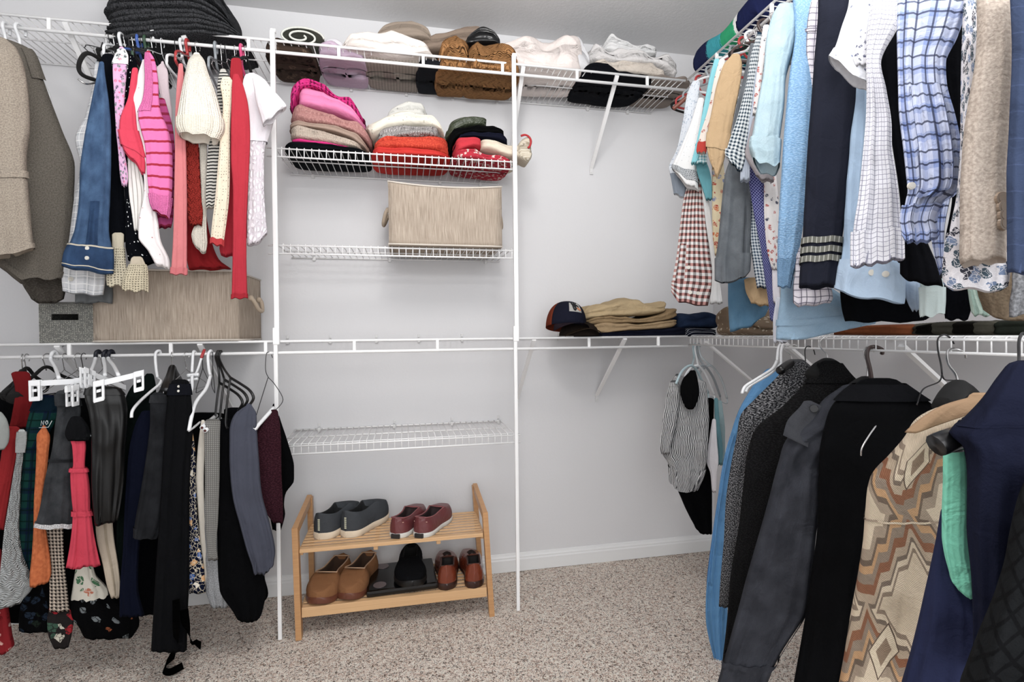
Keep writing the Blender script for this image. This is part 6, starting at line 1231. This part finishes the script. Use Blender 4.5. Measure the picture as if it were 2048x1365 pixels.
# epaulet as its own strap on the shoulder
def epaulet(e, d):
    pts = [(1640, 806), (1622, 824), (1606, 850), (1592, 876)]; bm = bmesh.new(); vs = []
    P = smoothpath([d.surf(x, y, .012)[0] for x, y in pts], 5)
    for i, p in enumerate(P):
        k = i/(len(P)-1); w_ = .024*(1+.15*k)*(1 if k > .12 else .55+k*3.6); s_ = d.L
        sd = (d.L*.85+Vector((0, 0, -.4))).normalized()
        vs.append([bm.verts.new(p-sd*w_), bm.verts.new(p+d.n*.003), bm.verts.new(p+sd*w_)])
    for a, b in zip(vs, vs[1:]):
        for j in range(2): bm.faces.new((a[j], a[j+1], b[j+1], b[j]))
    bmesh.ops.solidify(bm, geom=bm.faces, thickness=.004); bmesh.ops.recalc_face_normals(bm, faces=bm.faces)
    o = mk('epaulet', bm, cloth('denim', '#4e5057', '#74767d'), e); o['label'] = 'grey shoulder strap'
    disc_button(e, P[3]+d.n*.006, d.n, .009, solid('jacket_button', '#1c1c20', .25), 'black sewn button')
epaulet(*g_)
BC = cloth('plain', '#111215')
S('long black coat with turned collar on a black hanger', .93, [(764, 1716, 1800), (785, 1690, 1830), (815, 1662, 1870), (850, 1650, 1880), (900, 1640, 1870), (960, 1638, 1800), (1050, 1636, 1760), (1150, 1624, 1730), (1250, 1610, 1720), (1370, 1590, 1700)], BC, name='coat', amp=1.8, bf=.05, bb=.08, parts=[('collar', 768, 800, cloth('plain', '#191a1e'), .007)])
AZ = cloth('aztec', '#d6c4aa', '#8a5539', '#bf9468')
S('brown and cream southwestern pattern jacket', .80, [(806, 1920, 1985), (820, 1870, 1985), (845, 1830, 1965), (880, 1808, 1900), (920, 1775, 1895), (960, 1740, 1893), (1020, 1732, 1890), (1080, 1728, 1884), (1150, 1718, 1870), (1220, 1706, 1858), (1300, 1694, 1840), (1370, 1682, 1820)], AZ, name='jacket', amp=1.3, bf=.05, bb=.09, main='sleeve', parts=[('yoke_seam', 1030, 1034, AZ, .0012)])
sub('brown and cream southwestern', 'collar', ('X', .775), [(796, 1935, 1985), (812, 1884, 1975), (830, 1852, 1930), (848, 1828, 1880), (864, 1810, 1836)], cloth('plain', '#a98a6a'), 'plain tan collar', amp=.4, bf=.02, bb=.03, hemw=0)
NV2 = cloth('plain', '#1d2136'); NV3 = cloth('plain', '#191c2e')
S('navy blazer turned inside to show its lining, on a black hanger', .70, [(734, 2010, 2120), (760, 1990, 2120), (800, 1962, 2120), (840, 1925, 2120), (862, 1900, 2120), (890, 1928, 2120), (950, 1936, 2110), (1050, 1936, 2100), (1150, 1946, 2080), (1250, 1950, 2060), (1370, 1950, 2050)], NV2, name='blazer', amp=1.8, bf=.05, bb=.08, parts=[('shoulder_seam', 843, 847, NV2, .0012)])
sub('navy blazer turned inside', 'front_panel', ('X', .735), [(1030, 1880, 1892), (1080, 1872, 1900), (1140, 1860, 1910), (1190, 1850, 1950), (1250, 1838, 1960), (1310, 1824, 1955), (1370, 1808, 1950)], cloth('plain', '#2b3150'), amp=1.4, bf=.04)
MT = cloth('plain', '#7fdfc0', wr=.3)
sub('navy blazer turned inside', 'lining', ('X', .725), [(880, 1886, 1930), (900, 1886, 1936), (960, 1886, 1940), (1020, 1884, 1940), (1070, 1884, 1938), (1110, 1890, 1940), (1150, 1900, 1950), (1175, 1920, 1954), (1188, 1940, 1954)], MT, 'mint green lining', amp=1.6, bf=.025, bb=.03, hemw=0, slant=2)
S('black quilted jacket in the lower right corner', .66, [(960, 2052, 2160), (1000, 2036, 2160), (1060, 2022, 2160), (1130, 2010, 2160), (1200, 1990, 2160), (1280, 1960, 2160), (1370, 1930, 2160)], cloth('lattice', '#1f2123', '#17181a', None, .03), name='jacket', cat='quilted jacket', amp=1.5, bf=.06, bb=.07)
def xhanger(name, label, paths, rads, mats, names):
    P = onX(*paths[0][0]); e = empty(name, P, label, 'hanger', 'hangers of the lower right rail')
    for pp, r_, m_, n_ in zip(paths, rads, mats, names):
        q = smoothpath([onX(*p) for p in pp], 5); rr_ = r_ if not isinstance(r_, tuple) else [r_[0]+(r_[1]-r_[0])*i/(len(q)-1) for i in range(len(q))]
        bm = bmesh.new(); tube(bm, q, rr_, 10); mk(n_, bm, HM[m_], e)
    return e
HK = lambda x, y0, dx, yb, X0=1.171: [(x+26, y0+26, X0+.012), (x+24, y0+8, X0+.012), (x+12, y0, X0), (x, y0+8, X0-.010), (x-2, y0+22, X0-.014), (x+dx, yb-18, X0-.02), (x+dx+4, yb, X0-.02)]
xhanger('plastic_hanger', 'white tube hanger of the bright blue shirt', [[(1566, 694, 1.18), (1560, 690, 1.17), (1556, 700, 1.16), (1554, 722, 1.13)], [(1554, 722, 1.13), (1545, 738, 1.08), (1524, 752, 1.03), (1508, 762, 1.0), (1490, 774, .97), (1484, 788, .955)]], [.004, .0045], ['white', 'white'], ['hook', 'shoulders'])
xhanger('plastic_hanger', 'second white tube hanger under the bright blue shirt', [[(1572, 694, 1.18), (1566, 690, 1.17), (1562, 704, 1.16), (1562, 728, 1.14)], [(1562, 728, 1.14), (1540, 748, 1.09), (1500, 772, 1.04), (1492, 784, 1.02)]], [.004, .0045], ['white', 'white'], ['hook', 'shoulders'])
xhanger('coat_hanger', 'black coat hanger of the tweed cardigan', [[(1598, 700, 1.18), (1590, 690, 1.17), (1570, 694, 1.15), (1572, 702, 1.12), (1582, 712, 1.10), (1585, 728, 1.09)], [(1560, 742, 1.02), (1585, 727, 1.09), (1612, 742, 1.16)]], [.0016, .012], ['chrome', 'blackp'], ['hook', 'shoulders'])
xhanger('coat_hanger', 'thin metal hook left of the black linen blazer', [[(1630, 710, 1.18), (1626, 698, 1.175), (1616, 693, 1.165), (1610, 700, 1.15), (1611, 722, 1.13), (1614, 744, 1.12)], [(1614, 744, 1.12), (1606, 770, 1.05)]], [.0016, .002], ['wire', 'wire'], ['hook', 'shoulders'])
xhanger('coat_hanger', 'black contoured hanger of the linen blazer', [[(1668, 668, 1.18), (1652, 672, 1.165), (1640, 684, 1.15), (1642, 696, 1.13), (1654, 710, 1.11), (1657, 730, 1.10)], [(1622, 752, 1.02), (1640, 734, 1.06), (1657, 728, 1.10), (1676, 738, 1.15)]], [.002, .016], ['chrome', 'velvet'], ['hook', 'shoulders'])
xhanger('coat_hanger', 'bronze hook hanger of the charcoal jacket', [[(1764, 708, 1.19), (1764, 700, 1.185), (1750, 694, 1.175), (1738, 697, 1.16), (1734, 712, 1.13), (1740, 740, 1.10), (1744, 768, 1.08)], [(1710, 782, 1.0), (1744, 768, 1.08), (1775, 776, 1.14)]], [.0048, .010], ['brown', 'blackp'], ['hook', 'shoulders'])
xhanger('coat_hanger', 'chrome hook hanger of the long black coat', [[(1748, 704, 1.185), (1740, 694, 1.175), (1730, 697, 1.16), (1728, 712, 1.14), (1735, 728, 1.12), (1734, 760, 1.11)], [(1700, 780, 1.0), (1733, 762, 1.11), (1768, 790, 1.2)]], [.0018, .012], ['chrome', 'velvet'], ['hook', 'shoulders'])
xhanger('wire_hanger', 'empty twisted wire hanger above the southwestern jacket', [[(1908, 688, 1.19), (1900, 676, 1.18), (1888, 670, 1.17), (1876, 678, 1.15), (1876, 700, 1.13), (1882, 730, 1.12), (1884, 748, 1.12)], [(1884, 748, 1.12), (1878, 764, 1.10), (1850, 776, 1.03), (1840, 790, 1.0), (1834, 810, .97)], [(1884, 748, 1.12), (1890, 760, 1.13), (1915, 763, 1.18), (1940, 780, 1.24), (1972, 800, 1.3)]], [.0017, .0014, .0014], ['wire']*3, ['hook', 'shoulders', 'shoulders'])
xhanger('coat_hanger', 'black contoured hanger with chrome hook above the southwestern jacket', [[(1932, 716, 1.19), (1928, 704, 1.18), (1908, 698, 1.165), (1895, 704, 1.14), (1897, 728, 1.12), (1912, 750, 1.10), (1918, 772, 1.09)], [(1888, 815, .96), (1900, 795, 1.0), (1918, 778, 1.09), (1940, 795, 1.14), (1955, 812, 1.18)]], [.0026, .019], ['chrome', 'velvet'], ['hook', 'shoulders'])
xhanger('wire_hanger', 'dark twisted wire hook of the navy blazer', [[(2062, 690, 1.2), (2056, 670, 1.185), (2044, 668, 1.175), (2038, 684, 1.15), (2038, 712, 1.12), (2038, 738, 1.08)], [(2038, 738, 1.08), (2000, 770, .9)]], [.0026, .002], ['wire']*2, ['hook', 'shoulders'])
xhanger('coat_hanger', 'glossy black hanger tip poking from the navy blazer shoulder', [[(1984, 860, .90), (1950, 868, .80), (1915, 876, .71), (1890, 884, .66), (1872, 892, .645)], [(1868, 901, .65), (1900, 903, .68), (1925, 902, .71)]], [(.016, .014), .0018], ['blackp', 'wire'], ['shoulders', 'bar'])
xhanger('wire_hanger', 'thin wire hanger corner on the front of the black coat', [[(1752, 852, .86), (1738, 872, .84), (1724, 896, .82), (1722, 912, .82)]], [.0014], ['chrome'], ['shoulders'])
